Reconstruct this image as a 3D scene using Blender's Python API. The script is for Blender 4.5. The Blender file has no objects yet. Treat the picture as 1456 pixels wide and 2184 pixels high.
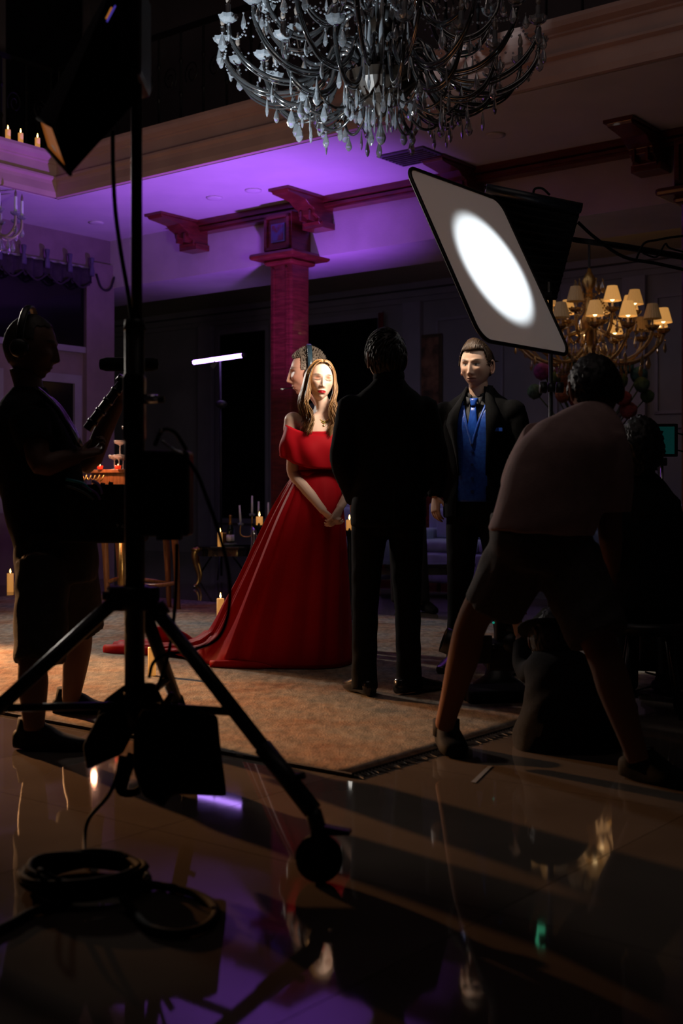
import bpy, bmesh, math, random
import numpy as np
from mathutils import Vector, Matrix
random.seed(7); np.random.seed(7)
S = bpy.context.scene; C = S.collection
R = math.radians
# ---------------------------------------------------------------- camera
F, CX, HY, CZ = 2620.0, 728.0, 1052.0, 1.02     # focal length in pixels, centre column, horizon row, camera height
cam = bpy.data.cameras.new('camera'); camo = bpy.data.objects.new('camera', cam); C.objects.link(camo)
cam.sensor_fit = 'VERTICAL'; cam.sensor_height = 36; cam.sensor_width = 24; cam.lens = F/2184*36
cam.shift_y = -(1092-HY)/2184
cam.dof.use_dof = True; cam.dof.focus_distance = 7.0; cam.dof.aperture_fstop = 2.8
cam.clip_start = .05; cam.clip_end = 200
camo.location = (0, 0, CZ); camo.rotation_euler = (R(90), 0, 0)
S.camera = camo
S.view_settings.view_transform = 'Standard'; S.view_settings.look = 'None'
S.view_settings.exposure = 0.0; S.view_settings.gamma = 1.0; S.view_settings.use_curve_mapping = False
S.cycles.use_denoising = True; S.cycles.max_bounces = 4; S.cycles.diffuse_bounces = 2; S.cycles.glossy_bounces = 3; S.cycles.transmission_bounces = 4
S.cycles.caustics_reflective = False; S.cycles.caustics_refractive = False; S.cycles.adaptive_threshold = .03
# ---------------------------------------------------------------- world and large lights
w = bpy.data.worlds.new('world'); S.world = w; w.use_nodes = True
w.node_tree.nodes['Background'].inputs[0].default_value = (.0032, .0026, .0032, 1)
w.node_tree.nodes['Background'].inputs[1].default_value = .5
def P(px, py, d):
    "point seen at photograph pixel (px, py) at real distance d"
    return Vector(((px-CX)/F*d, d, CZ-(py-HY)/F*d))
def FD(py, z=0.0): return (CZ-z)*F/(py-HY)
def FP(px, py, z=0.0):
    d = FD(py, z); return Vector(((px-CX)/F*d, d, z))
COL = Vector((-.47, 13, 0)); U = Vector((.786, -.618, 0)).normalized(); V = Vector((.618, .786, 0)).normalized(); Z = Vector((0, 0, 1))
def Q(u, v, z=0.0): return COL+U*u+V*v+Z*z
RM = Matrix((U, V, Z)).transposed()             # room axes as a rotation
def lamp(name, kind, loc, target, power, color, **k):
    l = bpy.data.lights.new(name, kind); l.energy = power; l.color = color
    for a, b in k.items(): setattr(l, a, b)
    o = bpy.data.objects.new(name, l); C.objects.link(o); o.location = loc
    if target is not None: o.rotation_euler = (Vector(target)-Vector(loc)).to_track_quat('-Z', 'Y').to_euler()
    return o
# diffusion frame: fitted rectangle
FR_C = Vector((.804, 6.6, 2.249)); FR_B = Vector((.5926, .8054, .0132)).normalized()
FR_A = Vector((.3538, -.2455, -.9025)); FR_A = (FR_A-FR_B*FR_A.dot(FR_B)).normalized(); FR_H, FR_W = 1.03, .99
FR_N = FR_A.cross(FR_B).normalized()            # towards the lamp (camera side)
if FR_N.y > 0: FR_N = -FR_N
lamp('key_through_frame', 'AREA', FR_C-FR_B*.27-FR_N*.15, (-.13, 7.17, 2.10), 18, (1, .86, .70), shape='ELLIPSE', size=.42, size_y=.62, spread=R(100))
SPOT_AT = FR_C+FR_A*.02+FR_B*.02
lamp('spot_on_frame', 'SPOT', SPOT_AT+FR_N*2.6, SPOT_AT, 620, (.86, .97, 1), spot_size=R(16), spot_blend=.34, shadow_soft_size=.03)
lamp('face_fill_spot', 'SPOT', (-.6, 6.5, 3.95), P(1004, 806, 6.93), 560, (1, .84, .66), spot_size=R(9.5), spot_blend=.8, shadow_soft_size=.05)  # added unseen spot that brightens the waistcoat man's face
lamp('purple_uplight_beam', 'SPOT', P(660, 958, 11.5), Q(-.05, -1.25, 4.06), 640, (.30, .085, .80), spot_size=R(108), spot_blend=1.0, shadow_soft_size=.06)
lamp('warm_side_beam', 'SPOT', (-5.0, 9.6, 1.9), (-2.6, 7.0, 0), 3400, (1, .46, .18), spot_size=R(38), spot_blend=.6, shadow_soft_size=.05)
lamp('chandelier_beam', 'SPOT', (-2.05, 6.2, .7), (-.38, 8.2, 4.0), 2300, (.80, .92, 1), spot_size=R(30), spot_blend=1.0, shadow_soft_size=.10)
lamp('rear_floor_beam', 'SPOT', (-4.2, 11.2, 3.3), (-.2, 7.3, 0), 520, (1, .90, .80), spot_size=R(75), spot_blend=1.0, shadow_soft_size=.25)
lamp('atrium_fill', 'AREA', Q(4.5, -6.5, 7.4), Q(2.5, -1.8, 4.0), 24, (1, .80, .72), shape='RECTANGLE', size=5, size_y=5)  # added overhead fill, tilted to brighten the gallery fascia
lamp('rear_fill_strip', 'AREA', Q(1.0, 1.2, 4.12), None, 16, (.70, .76, 1), shape='RECTANGLE', size=8, size_y=.12).rotation_euler = (0, 0, math.atan2(U.y, U.x))  # added fill hidden above the soffit to brighten sofas and back wall
# ---------------------------------------------------------------- materials
MATS = {}
def mat(name, col, rough=.6, metal=0, noise=0, scale=20, col2=None, bump=0, bscale=120, trans=0, emit=None, estr=0, coat=0, sheen=0, spec=.5, alpha=1, detail=4, stretch=None, attr=None, ior=1.45, sss=0):
    m = bpy.data.materials.new(name); m.use_nodes = True; nt = m.node_tree; b = nt.nodes['Principled BSDF']
    b.inputs['Base Color'].default_value = (*col, 1); b.inputs['Roughness'].default_value = rough; b.inputs['Metallic'].default_value = metal
    b.inputs['Transmission Weight'].default_value = trans; b.inputs['Coat Weight'].default_value = coat; b.inputs['Sheen Weight'].default_value = sheen
    b.inputs['Specular IOR Level'].default_value = spec; b.inputs['Alpha'].default_value = alpha; b.inputs['IOR'].default_value = ior
    if sss:
        b.inputs['Subsurface Weight'].default_value = sss; b.inputs['Subsurface Radius'].default_value = (.012, .005, .003); b.inputs['Subsurface Scale'].default_value = 1
    if emit: b.inputs['Emission Color'].default_value = (*emit, 1); b.inputs['Emission Strength'].default_value = estr
    tc = nt.nodes.new('ShaderNodeTexCoord'); src = tc.outputs['Object']
    if stretch:
        mp = nt.nodes.new('ShaderNodeMapping'); mp.inputs['Scale'].default_value = stretch; nt.links.new(src, mp.inputs[0]); src = mp.outputs[0]
    if col2 is not None:
        n = nt.nodes.new('ShaderNodeTexNoise'); n.inputs['Scale'].default_value = scale; n.inputs['Detail'].default_value = detail; nt.links.new(src, n.inputs['Vector'])
        r = nt.nodes.new('ShaderNodeValToRGB'); r.color_ramp.elements[0].color = (*col, 1); r.color_ramp.elements[1].color = (*col2, 1)
        r.color_ramp.elements[0].position = .38; r.color_ramp.elements[1].position = .62
        nt.links.new(n.outputs['Fac'], r.inputs[0]); nt.links.new(r.outputs[0], b.inputs['Base Color'])
    if attr:
        a = nt.nodes.new('ShaderNodeAttribute'); a.attribute_name = attr; nt.links.new(a.outputs['Color'], b.inputs['Base Color'])
    if bump:
        n2 = nt.nodes.new('ShaderNodeTexNoise'); n2.inputs['Scale'].default_value = bscale; n2.inputs['Detail'].default_value = 5; nt.links.new(src, n2.inputs['Vector'])
        bp = nt.nodes.new('ShaderNodeBump'); bp.inputs['Strength'].default_value = bump; bp.inputs['Distance'].default_value = .01
        nt.links.new(n2.outputs['Fac'], bp.inputs['Height']); nt.links.new(bp.outputs[0], b.inputs['Normal'])
    MATS[name] = m; return m
M_plaster = mat('cream_plaster', (.58, .50, .54), .75, col2=(.52, .45, .48), scale=3, bump=.15, bscale=60)
M_ceil = mat('ceiling_paint', (.66, .60, .62), .8, col2=(.61, .56, .58), scale=2, bump=.05)
M_fascia = mat('fascia_paint', (.56, .38, .34), .55, col2=(.49, .33, .30), scale=2.5, bump=.05)
M_wall = mat('wall_paint', (.30, .28, .32), .75, col2=(.26, .25, .28), scale=2, bump=.1, bscale=50)
M_wood = mat('red_mahogany', (.15, .022, .016), .34, col2=(.085, .012, .009), scale=6, stretch=(1, 1, 8), bump=.1, coat=.3)
M_iron = mat('black_iron', (.012, .011, .012), .5, .6, bump=.2)
M_blackmetal = mat('black_metal', (.012, .012, .014), .38, .3, bump=.08, col2=(.02, .02, .022), scale=30)
M_blackplastic = mat('black_plastic', (.010, .010, .011), .42, col2=(.016, .016, .018), scale=40)
M_rubber = mat('black_rubber', (.006, .006, .006), .8, col2=(.009, .009, .009), scale=30, spec=.12)
M_blackcloth = mat('black_canvas', (.006, .006, .0065), .92, col2=(.010, .010, .011), scale=60, bump=.3, bscale=300, spec=.2)
M_suit = mat('black_suit_wool', (.0045, .0045, .005), .88, col2=(.0075, .0075, .008), scale=90, bump=.2, bscale=500, spec=.12)
M_suitfine = mat('dark_jacket_wool', (.0040, .0040, .0045), .9, col2=(.006, .006, .0065), scale=90, bump=.2, bscale=500, spec=.08)
M_shirtblack = mat('black_shirt_cotton', (.010, .010, .012), .7, col2=(.014, .014, .017), scale=80)
M_shoe = mat('black_shoe_leather', (.008, .008, .009), .25, col2=(.013, .012, .013), scale=25, coat=.3)
M_chrome = mat('chrome', (.75, .75, .77), .15, 1, bump=.02)
M_gold = mat('gilded_wood', (.62, .36, .10), .33, .85, col2=(.45, .25, .07), scale=25, bump=.15)
M_glassdark = mat('dark_window_glass', (.004, .004, .006), .12, col2=(.006, .005, .008), scale=4, spec=.4)
M_curtain = mat('dark_valance_cloth', (.03, .018, .035), .85, col2=(.02, .012, .024), scale=15, bump=.3)
M_crystal = mat('cut_crystal', (.82, .88, .94), .08, trans=.80, spec=.9, ior=1.55, col2=(.66, .72, .80), scale=14)
M_glassarm = mat('smoky_glass_arm', (.030, .031, .033), .09, spec=1.0, coat=1.0, ior=1.6, col2=(.018, .019, .02), scale=8)
M_bronze = mat('dark_bronze', (.022, .014, .009), .4, .4, col2=(.014, .010, .007), scale=20)
M_goldglass = mat('amber_crystal', (.42, .24, .08), .14, trans=.5, spec=.9, ior=1.5, col2=(.30, .17, .055), scale=20)
M_wax = mat('ivory_candle_wax', (.82, .62, .36), .5, emit=(1, .40, .08), estr=.42, col2=(.80, .62, .38), scale=12)
M_whitewax = mat('white_candle_wax', (.78, .74, .72), .5, col2=(.70, .66, .64), scale=15)
M_flame = mat('candle_flame', (1, .6, .2), .5, emit=(1, .58, .18), estr=9)
M_skin_f = mat('fair_skin', (.8, .55, .42), .42, attr='Col', sss=.04, spec=.35)
M_skin_m = mat('tan_skin', (.6, .36, .25), .45, attr='Col', sss=.04, spec=.4)
M_skin_d = mat('skin_in_shade', (.34, .17, .11), .55, col2=(.30, .15, .10), scale=20)
M_red = mat('red_satin_crepe', (.47, .008, .016), .55, col2=(.40, .006, .012), scale=3, bump=.04, bscale=600, spec=.08)
M_blue = mat('royal_blue_satin', (.006, .05, .36), .38, col2=(.012, .085, .46), scale=55, detail=6, sheen=.2, bump=.1, bscale=200)
M_tie = mat('blue_silk_tie', (.008, .06, .40), .35, col2=(.014, .09, .50), scale=120, stretch=(1, 1, .3))
M_tee = mat('dusty_pink_tshirt', (.46, .31, .30), .85, col2=(.41, .275, .265), scale=20, bump=.2, bscale=250, spec=.2)
M_white_tee = mat('white_shirt_cloth', (.72, .76, .80), .8, col2=(.66, .70, .74), scale=30, bump=.2)
M_shorts = mat('grey_denim_shorts', (.075, .06, .055), .85, col2=(.055, .045, .042), scale=60, bump=.3, bscale=300)
M_darkshorts = mat('black_cargo_shorts', (.012, .011, .012), .85, col2=(.018, .016, .017), scale=40, bump=.3, bscale=200)
M_sofa = mat('pale_blue_velvet', (.36, .42, .58), .75, col2=(.31, .36, .51), scale=12, bump=.2, bscale=90, sheen=.3)
M_blacktop = mat('black_lacquer', (.010, .009, .010), .12, col2=(.014, .013, .014), scale=6, coat=.5)
# ---------------------------------------------------------------- mesh helpers
def catmull(pts, k):
    pts = [np.array(p, float) for p in pts]
    if len(pts) < 3 or k < 2: return pts
    q = [2*pts[0]-pts[1]]+pts+[2*pts[-1]-pts[-2]]; out = []
    for i in range(1, len(q)-2):
        a, b, c, d = q[i-1], q[i], q[i+1], q[i+2]
        for j in range(k):
            t = j/k; out.append(.5*((2*b)+(-a+c)*t+(2*a-5*b+4*c-d)*t*t+(-a+3*b-3*c+d)*t**3))
    out.append(q[-2]); return out
class MB:
    def __init__(s): s.v = []; s.f = []
    def add(s, vs, fs):
        o = len(s.v); s.v += [tuple(map(float, v)) for v in vs]; s.f += [tuple(i+o for i in f) for f in fs]; return s
    def box(s, c, size, M=None, taper=1.0):
        c = Vector(c); vs = []
        for z in (-.5, .5):
            t = taper if z > 0 else 1
            for x, y in ((-.5, -.5), (.5, -.5), (.5, .5), (-.5, .5)):
                p = Vector((x*size[0]*t, y*size[1]*t, z*size[2])); vs.append(c+(M@p if M else p))
        return s.add(vs, [(3, 2, 1, 0), (4, 5, 6, 7), (0, 1, 5, 4), (1, 2, 6, 5), (2, 3, 7, 6), (3, 0, 4, 7)])
    def rbox(s, u0, u1, v0, v1, z0, z1): return s.box(Q((u0+u1)/2, (v0+v1)/2, (z0+z1)/2), (u1-u0, v1-v0, z1-z0), RM)
    def bar(s, a, b, w, h=None, up=(0, 0, 1)):
        a = Vector(a); b = Vector(b); z = (b-a).normalized(); x = Vector(up).cross(z)
        if x.length < 1e-4: x = Vector((1, 0, 0))
        x.normalize(); y = z.cross(x); return s.box((a+b)/2, (w, h or w, (b-a).length), Matrix((x, y, z)).transposed())
    def tube(s, pts, rad, n=8, k=1, cap=True, hint=None, closed=False):
        "swept tube; rad is a number, or a list of numbers or (a, b) pairs; hint is the direction of the a axis"
        m0 = len(pts)
        if not isinstance(rad, (list, tuple)): rad = [rad]*m0
        rr = [(r, r) if not isinstance(r, (tuple, list)) else tuple(r) for r in rad]
        if k > 1: pts = catmull(pts, k); rr = catmull(rr, k)
        pts = [Vector(p) for p in pts]; m = len(pts); vs = []; x = None
        for i, p in enumerate(pts):
            if closed: t = pts[(i+1) % m]-pts[i-1]
            else: t = pts[min(i+1, m-1)]-pts[max(i-1, 0)]
            t = t.normalized() if t.length > 1e-9 else Vector((0, 0, 1))
            if hint is not None: x = Vector(hint)
            elif x is None: x = Vector((1, 0, 0)) if abs(t.x) < .8 else Vector((0, 1, 0))
            x = x-t*x.dot(t)
            if x.length < 1e-6: x = t.orthogonal()
            x.normalize(); y = t.cross(x); a, b = rr[i][0], rr[i][1]
            for j in range(n):
                an = 2*math.pi*j/n; vs.append(p+x*(a*math.cos(an))+y*(b*math.sin(an)))
        fs = []
        for i in range(m if closed else m-1):
            for j in range(n):
                i2 = (i+1) % m; fs.append((i*n+j, i*n+(j+1) % n, i2*n+(j+1) % n, i2*n+j))
        if cap and not closed: fs.append(tuple(range(n-1, -1, -1))); fs.append(tuple((m-1)*n+j for j in range(n)))
        return s.add(vs, fs)
    def lathe(s, prof, n=16, c=(0, 0, 0), M=None, sx=1, sy=1):
        c = Vector(c); vs = []
        for r, z in prof:
            for j in range(n):
                a = 2*math.pi*j/n; p = Vector((r*math.cos(a)*sx, r*math.sin(a)*sy, z)); vs.append(c+(M@p if M else p))
        m = len(prof); fs = [(i*n+j, i*n+(j+1) % n, (i+1)*n+(j+1) % n, (i+1)*n+j) for i in range(m-1) for j in range(n)]
        if prof[0][0] > 1e-5: fs.append(tuple(range(n-1, -1, -1)))
        if prof[-1][0] > 1e-5: fs.append(tuple((m-1)*n+j for j in range(n)))
        return s.add(vs, fs)
    def ell(s, c, r, n=14, m=9, M=None):
        if not isinstance(r, (tuple, list)): r = (r, r, r)
        pr = [(math.sin(math.pi*i/m), -math.cos(math.pi*i/m)) for i in range(m+1)]; pr[0] = (1e-4, -1); pr[-1] = (1e-4, 1)
        D = Matrix.Diagonal(Vector(r)); return s.lathe(pr, n, c, (M@D) if M else D)
    def prism(s, poly, h, M4):
        "polygon in local xy extruded along local z by h"
        n = len(poly); vs = [M4@Vector((x, y, 0)) for x, y in poly]+[M4@Vector((x, y, h)) for x, y in poly]
        return s.add(vs, [tuple(range(n-1, -1, -1)), tuple(range(n, 2*n))]+[(i, (i+1) % n, n+(i+1) % n, n+i) for i in range(n)])
    def loft(s, secs, n=24, k=3, e=2.3, cap=True):
        "sections (centre, lateral axis, depth axis, a, b)"
        rows = []
        arr = [np.concatenate([np.array(c), np.array(Vector(x).normalized()), np.array(Vector(y).normalized()), [a, b]]) for c, x, y, a, b in secs]
        arr = catmull(arr, k); vs = []
        for r in arr:
            for j in range(n):
                t = 2*math.pi*j/n; ct, st = math.cos(t), math.sin(t)
                vs.append(r[:3]+r[3:6]*r[9]*math.copysign(abs(ct)**(2/e), ct)+r[6:9]*r[10]*math.copysign(abs(st)**(2/e), st))
        m = len(arr); fs = [(i*n+j, i*n+(j+1) % n, (i+1)*n+(j+1) % n, (i+1)*n+j) for i in range(m-1) for j in range(n)]
        if cap: fs.append(tuple(range(n-1, -1, -1))); fs.append(tuple((m-1)*n+j for j in range(n)))
        return s.add(vs, fs)
    def mesh(s, name):
        me = bpy.data.meshes.new(name); me.from_pydata(s.v, [], s.f); me.update(); return me
    def build(s, name, m, parent=None, smooth=False, local=False, bevel=0, base=None):
        me = s.mesh(name)
        if smooth: me.polygons.foreach_set('use_smooth', [True]*len(me.polygons))
        return mk(name, me, m, parent, local=local, bevel=bevel, base=base)
def wloc(o):
    p = Vector(o.location)
    while o.parent: o = o.parent; p += Vector(o.location)
    return p
def mk(name, me, m, parent=None, local=False, bevel=0, base=None):
    o = bpy.data.objects.new(name, me); C.objects.link(o)
    if m and not me.materials: me.materials.append(m)
    if not local:
        if base is not None: me.transform(Matrix.Translation(-Vector(base))); o.location = Vector(base)-(wloc(parent) if parent else Vector())
        elif parent: me.transform(Matrix.Translation(-wloc(parent)))
    if parent: o.parent = parent
    if bevel:
        b = o.modifiers.new('bevel', 'BEVEL'); b.width = bevel; b.segments = 2; b.limit_method = 'ANGLE'
    return o
def tag(o, label, cat, group=None, kind=None):
    o['label'] = label; o['category'] = cat
    if group: o['group'] = group
    if kind: o['kind'] = kind
    return o
def struct(o): o['kind'] = 'structure'; return o
def empty(name, loc, label=None, cat=None, group=None, rz=0):
    o = bpy.data.objects.new(name, None); C.objects.link(o); o.location = loc; o.rotation_euler.z = rz; o.empty_display_size = .1
    if label: tag(o, label, cat, group)
    return o
def copy_tree(o, parent=None):
    c = o.copy(); C.objects.link(c); c.parent = parent
    for ch in o.children: copy_tree(ch, c)
    return c
def dup(o, parent, loc=None, rot=None, scale=None):
    c = o.copy(); C.objects.link(c); c.parent = parent
    if loc is not None: c.location = loc
    if rot is not None: c.rotation_euler = rot
    if scale is not None: c.scale = scale
    return c
def remesh(mb, voxel, smooth=4, fac=.5):
    me = mb.mesh('tmp'); o = bpy.data.objects.new('tmp', me); C.objects.link(o)
    r = o.modifiers.new('r', 'REMESH'); r.mode = 'VOXEL'; r.voxel_size = voxel; r.use_smooth_shade = True
    if smooth:
        sm = o.modifiers.new('s', 'SMOOTH'); sm.iterations = smooth; sm.factor = fac
    dg = bpy.context.evaluated_depsgraph_get(); dg.update()
    n = bpy.data.meshes.new_from_object(o.evaluated_get(dg)); bpy.data.objects.remove(o); bpy.data.meshes.remove(me)
    n.polygons.foreach_set('use_smooth', [True]*len(n.polygons)); return n
def me_np(me):
    a = np.empty(len(me.vertices)*3); me.vertices.foreach_get('co', a); return a.reshape(-1, 3)
def me_add(mb, me):
    mb.add(me_np(me), [tuple(p.vertices) for p in me.polygons]); return mb
# ================================================================ THE ROOM
ZC, ZF, ZS, ZB = 4.06, 4.51, 3.49, 4.15         # ceiling under the gallery, gallery top, soffit underside, rear ceiling
VF, UL, UW, VB = -1.76, -1.76, -2.95, 5.2       # front gallery edge, left gallery edge, left wall, back wall
# ---- floor of polished tiles
M_tile = mat('polished_marble_tile', (.125, .103, .088), .04, col2=(.095, .078, .066), scale=1.3, detail=7, spec=.17)
M_grout = mat('tile_joint', (.12, .10, .088), .5, col2=(.08, .07, .06), scale=9)
fl = struct(MB().rbox(-14, 14, -18, 6, -.10, -.006).build('floor', M_grout))
TS = 1.2; tm = MB().box((0, 0, -.006), (TS-.0022, TS-.0022, .012)).mesh('tile'); tm.materials.append(M_tile); nt_ = 0
for i in range(-9, 9):
    for j in range(-14, 6):
        c = Q(i*TS+.25, j*TS+.45)
        if c.y < .9: continue
        if abs(c.x)-1.2 > (c.y+1.0)*.285: continue
        o = bpy.data.objects.new('tile', tm); C.objects.link(o); o.parent = fl; o.location = c; nt_ += 1
        o.rotation_euler.z = math.atan2(U.y, U.x)+random.choice((0, math.pi))
        o.scale = (1, 1, 1)
print('tiles', nt_)
# ---- rug
def rug_mat():
    m = bpy.data.materials.new('faded_rug'); m.use_nodes = True; nt = m.node_tree; b = nt.nodes['Principled BSDF']; b.inputs['Roughness'].default_value = .95
    b.inputs['Specular IOR Level'].default_value = .15
    tc = nt.nodes.new('ShaderNodeTexCoord')
    def noise(sc, det, stretch=(1, 1, 1)):
        mp = nt.nodes.new('ShaderNodeMapping'); mp.inputs['Scale'].default_value = stretch; nt.links.new(tc.outputs['Object'], mp.inputs[0])
        n = nt.nodes.new('ShaderNodeTexNoise'); n.inputs['Scale'].default_value = sc; n.inputs['Detail'].default_value = det; n.inputs['Roughness'].default_value = .65
        nt.links.new(mp.outputs[0], n.inputs['Vector']); return n.outputs['Fac']
    def ramp(x, *st):
        r = nt.nodes.new('ShaderNodeValToRGB'); e = r.color_ramp.elements
        while len(e) < len(st): e.new(.5)
        for q, (p, c) in zip(e, st): q.position = p; q.color = (*c, 1)
        nt.links.new(x, r.inputs[0]); return r.outputs[0]
    a = ramp(noise(1.1, 6), (.34, (.25, .115, .065)), (.44, (.36, .25, .175)), (.54, (.35, .32, .27)), (.66, (.20, .245, .25)))
    g = ramp(noise(26, 4, (1, .35, 1)), (.35, (.55, .55, .55)), (.7, (1.15, 1.1, 1.05)))
    mx = nt.nodes.new('ShaderNodeMix'); mx.data_type = 'RGBA'; mx.blend_type = 'MULTIPLY'; mx.inputs[0].default_value = 1
    nt.links.new(a, mx.inputs[6]); nt.links.new(g, mx.inputs[7]); nt.links.new(mx.outputs[2], b.inputs['Base Color'])
    bp = nt.nodes.new('ShaderNodeBump'); bp.inputs['Strength'].default_value = .6; bp.inputs['Distance'].default_value = .01
    nt.links.new(noise(90, 4), bp.inputs['Height']); nt.links.new(bp.outputs[0], b.inputs['Normal'])
    return m
M_rug = rug_mat(); M_fringe = mat('rug_fringe', (.30, .27, .23), .9, col2=(.24, .21, .18), scale=40)
RC = FP(750, 1658, .0)                           # near corner of the rug
rug = empty('rug', RC, 'large faded rust and grey rug under the standing group', 'rug')
def RQ(u, v, z): return RC+U*u+V*v+Z*z
mb = MB(); nu, nv = 70, 46; LU, LV = 7.4, 4.75
rng = np.random.RandomState(3)
for i in range(nu+1):
    for j in range(nv+1):
        e = .006*math.sin(i*.9)+.006*math.sin(j*1.3)
        mb.v.append(tuple(RQ(-LU*i/nu+(e if j in (0, nv) else 0), LV*j/nv+(e if j in (0, nv) else 0), .010+.0015*rng.rand())))
mb.f = [(i*(nv+1)+j, i*(nv+1)+j+1, (i+1)*(nv+1)+j+1, (i+1)*(nv+1)+j) for i in range(nu) for j in range(nv)]
o = mb.build('pile', M_rug, rug, True); sd = o.modifiers.new('s', 'SOLIDIFY'); sd.thickness = .009; sd.offset = -1
mb = MB()
for k in range(230):                             # knotted fringe along the short edge
    v = LV*(k+.5)/230; L = .045+.03*random.random(); a = random.uniform(-.4, .4)
    p = RQ(-.01, v, .008); mb.tube([p, p+U*L*.5+Z*-.003, p+U*L+V*a*.03+Z*-.005], [.006, .004, .0025], 4)
fo = mb.build('fringe', M_fringe, rug); fo['kind'] = 'stuff'
MB().tube([RQ(-LU, 0, .008), RQ(0, 0, .008), RQ(0, LV, .008)], .008, 5).build('binding', mat('rug_binding', (.03, .022, .018), .9, col2=(.045, .03, .025), scale=40), rug)
# ---- gallery slab, ceilings, soffit
struct(MB().rbox(-10, 14, VF+.02, .1, ZC, ZF-.02).build('ceiling', M_ceil))
struct(MB().rbox(UW-.1, UL-.02, -14, VF+.02, ZC, ZF-.02).build('ceiling_side', M_ceil))
struct(MB().rbox(-10, 14, 0, 1.0, ZS, ZC).build('trim_1', M_plaster))
struct(MB().rbox(-14, 14, 1.0, VB, ZB, ZB+.1).build('ceiling_rear', mat('rear_ceiling_paint', (.42, .38, .28), .8, col2=(.38, .34, .25), scale=2)))
# fascia mouldings: front run and left run, profile (offset outward, z)
prof = [(.00, ZC), (.05, ZC), (.055, ZC+.05), (.04, ZC+.13), (.04, ZC+.165), (.075, ZC+.185), (.075, ZC+.205), (.03, ZC+.225), (.03, ZC+.335), (.05, ZC+.345), (.05, ZC+.36), (.10, ZC+.385), (.115, ZC+.42), (.115, ZC+.45), (.0, ZC+.45)]
def fascia(name, a, b, out, mat_):
    mb = MB(); n = len(prof); vs = []
    for p, sgn in ((a, -1), (b, 1)):
        d = (b-a).normalized()
        for o_, z in prof: vs.append(p+out*o_+Z*z+(d*(-sgn if False else 0)))
    mb.add(vs, [(i, i+1, n+i+1, n+i) for i in range(n-1)]+[tuple(range(n)), tuple(range(2*n-1, n-1, -1))])
    return struct(mb.build(name, mat_))
fascia('trim_2', Q(UL, VF), Q(12, VF), -V, M_fascia)
# left run mitred to the same corner
def fascia_left():
    mb = MB(); n = len(prof); vs = []
    for v in (VF, -14):
        for o_, z in prof: vs.append(Q(UL+o_, v-(o_ if v == VF else 0), z))
    mb.add(vs, [(i+1, i, n+i, n+i+1) for i in range(n-1)]); return struct(mb.build('trim_3', M_fascia))
fascia_left()
# ---- walls
M_mauve = mat('mauve_wallpaper', (.24, .16, .20), .8, col2=(.21, .14, .175), scale=5, bump=.1)
M_mauve_w = mat('mauve_grey_joinery', (.30, .25, .34), .6, col2=(.27, .22, .31), scale=4)
struct(MB().rbox(UW-.15, UW, -14, .02, 0, ZC).build('wall_left', M_mauve))
struct(MB().rbox(-14, 14, VB, VB+.15, 0, ZB).build('wall_back', M_wall))
struct(MB().rbox(-14.1, -14, .02, VB, 0, ZB).build('wall_side_alcove', M_wall))
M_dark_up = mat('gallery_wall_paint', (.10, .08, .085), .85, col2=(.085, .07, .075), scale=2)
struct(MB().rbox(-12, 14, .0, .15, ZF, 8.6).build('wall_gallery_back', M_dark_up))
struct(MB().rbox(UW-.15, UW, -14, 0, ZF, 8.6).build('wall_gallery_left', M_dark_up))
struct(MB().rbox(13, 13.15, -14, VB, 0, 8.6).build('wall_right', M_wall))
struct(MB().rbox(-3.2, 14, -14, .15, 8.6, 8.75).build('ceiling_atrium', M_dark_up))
for k, v in enumerate((-1.0, -3.3, -5.6)):       # dark doorways up on the gallery
    e = struct(MB().rbox(UW, UW+.02, v-.55, v+.55, ZF, 7.3).build('door_%d' % (k+1), M_glassdark))
    MB().rbox(UW, UW+.05, v-.65, v-.55, ZF, 7.4).build('door_frame', M_dark_up, e); MB().rbox(UW, UW+.05, v+.55, v+.65, ZF, 7.4).build('door_frame', M_dark_up, e)
# pilaster at the corner of the left wall
mb = MB(); mb.rbox(UW, UW+.07, -.42, -.30, 0, ZC-.42); mb.rbox(UW, UW+.05, -.30, .02, 0, ZC-.3)
struct(mb.build('trim_4', M_mauve))
# left wall: high dark window with panelled doors beneath
def window(name, plane, a0, a1, z0, z1, fw=.08, mull=0, mat_f=None):
    "plane 'u': on left wall (a is v); plane 'v': on back wall (a is u)"
    def B(mb, p0, p1, q0, q1, z0, z1): return mb.rbox(q0, q1, p0, p1, z0, z1) if plane == 'u' else mb.rbox(p0, p1, q0, q1, z0, z1)
    base = UW if plane == 'u' else VB; s = 1 if plane == 'u' else -1
    def q(a, b): return (base+min(s*a, s*b), base+max(s*a, s*b))
    e = struct(B(MB(), a0, a1, *q(.0, .015), z0, z1).build(name, M_glassdark)); mf = mat_f or M_mauve_w
    B(MB(), a0-fw, a0, *q(0, .05), z0-fw, z1+fw).build('window_frame', mf, e); B(MB(), a1, a1+fw, *q(0, .05), z0-fw, z1+fw).build('window_frame', mf, e)
    B(MB(), a0, a1, *q(0, .05), z0-fw, z0).build('window_sill', mf, e); B(MB(), a0, a1, *q(0, .05), z1, z1+fw).build('window_frame', mf, e)
    for k in range(mull):
        a = a0+(a1-a0)*(k+1)/(mull+1); B(MB(), a-.02, a+.02, *q(0, .04), z0, z1).build('mullion', mf, e)
    return e
window('window_1', 'u', -3.6, -.42, 2.74, 3.62, .07)
for k in range(3):
    window('window_%d' % (k+2), 'u', -1.12-k*1.1, -.58-k*1.1, .9, 2.30, .10)
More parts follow.
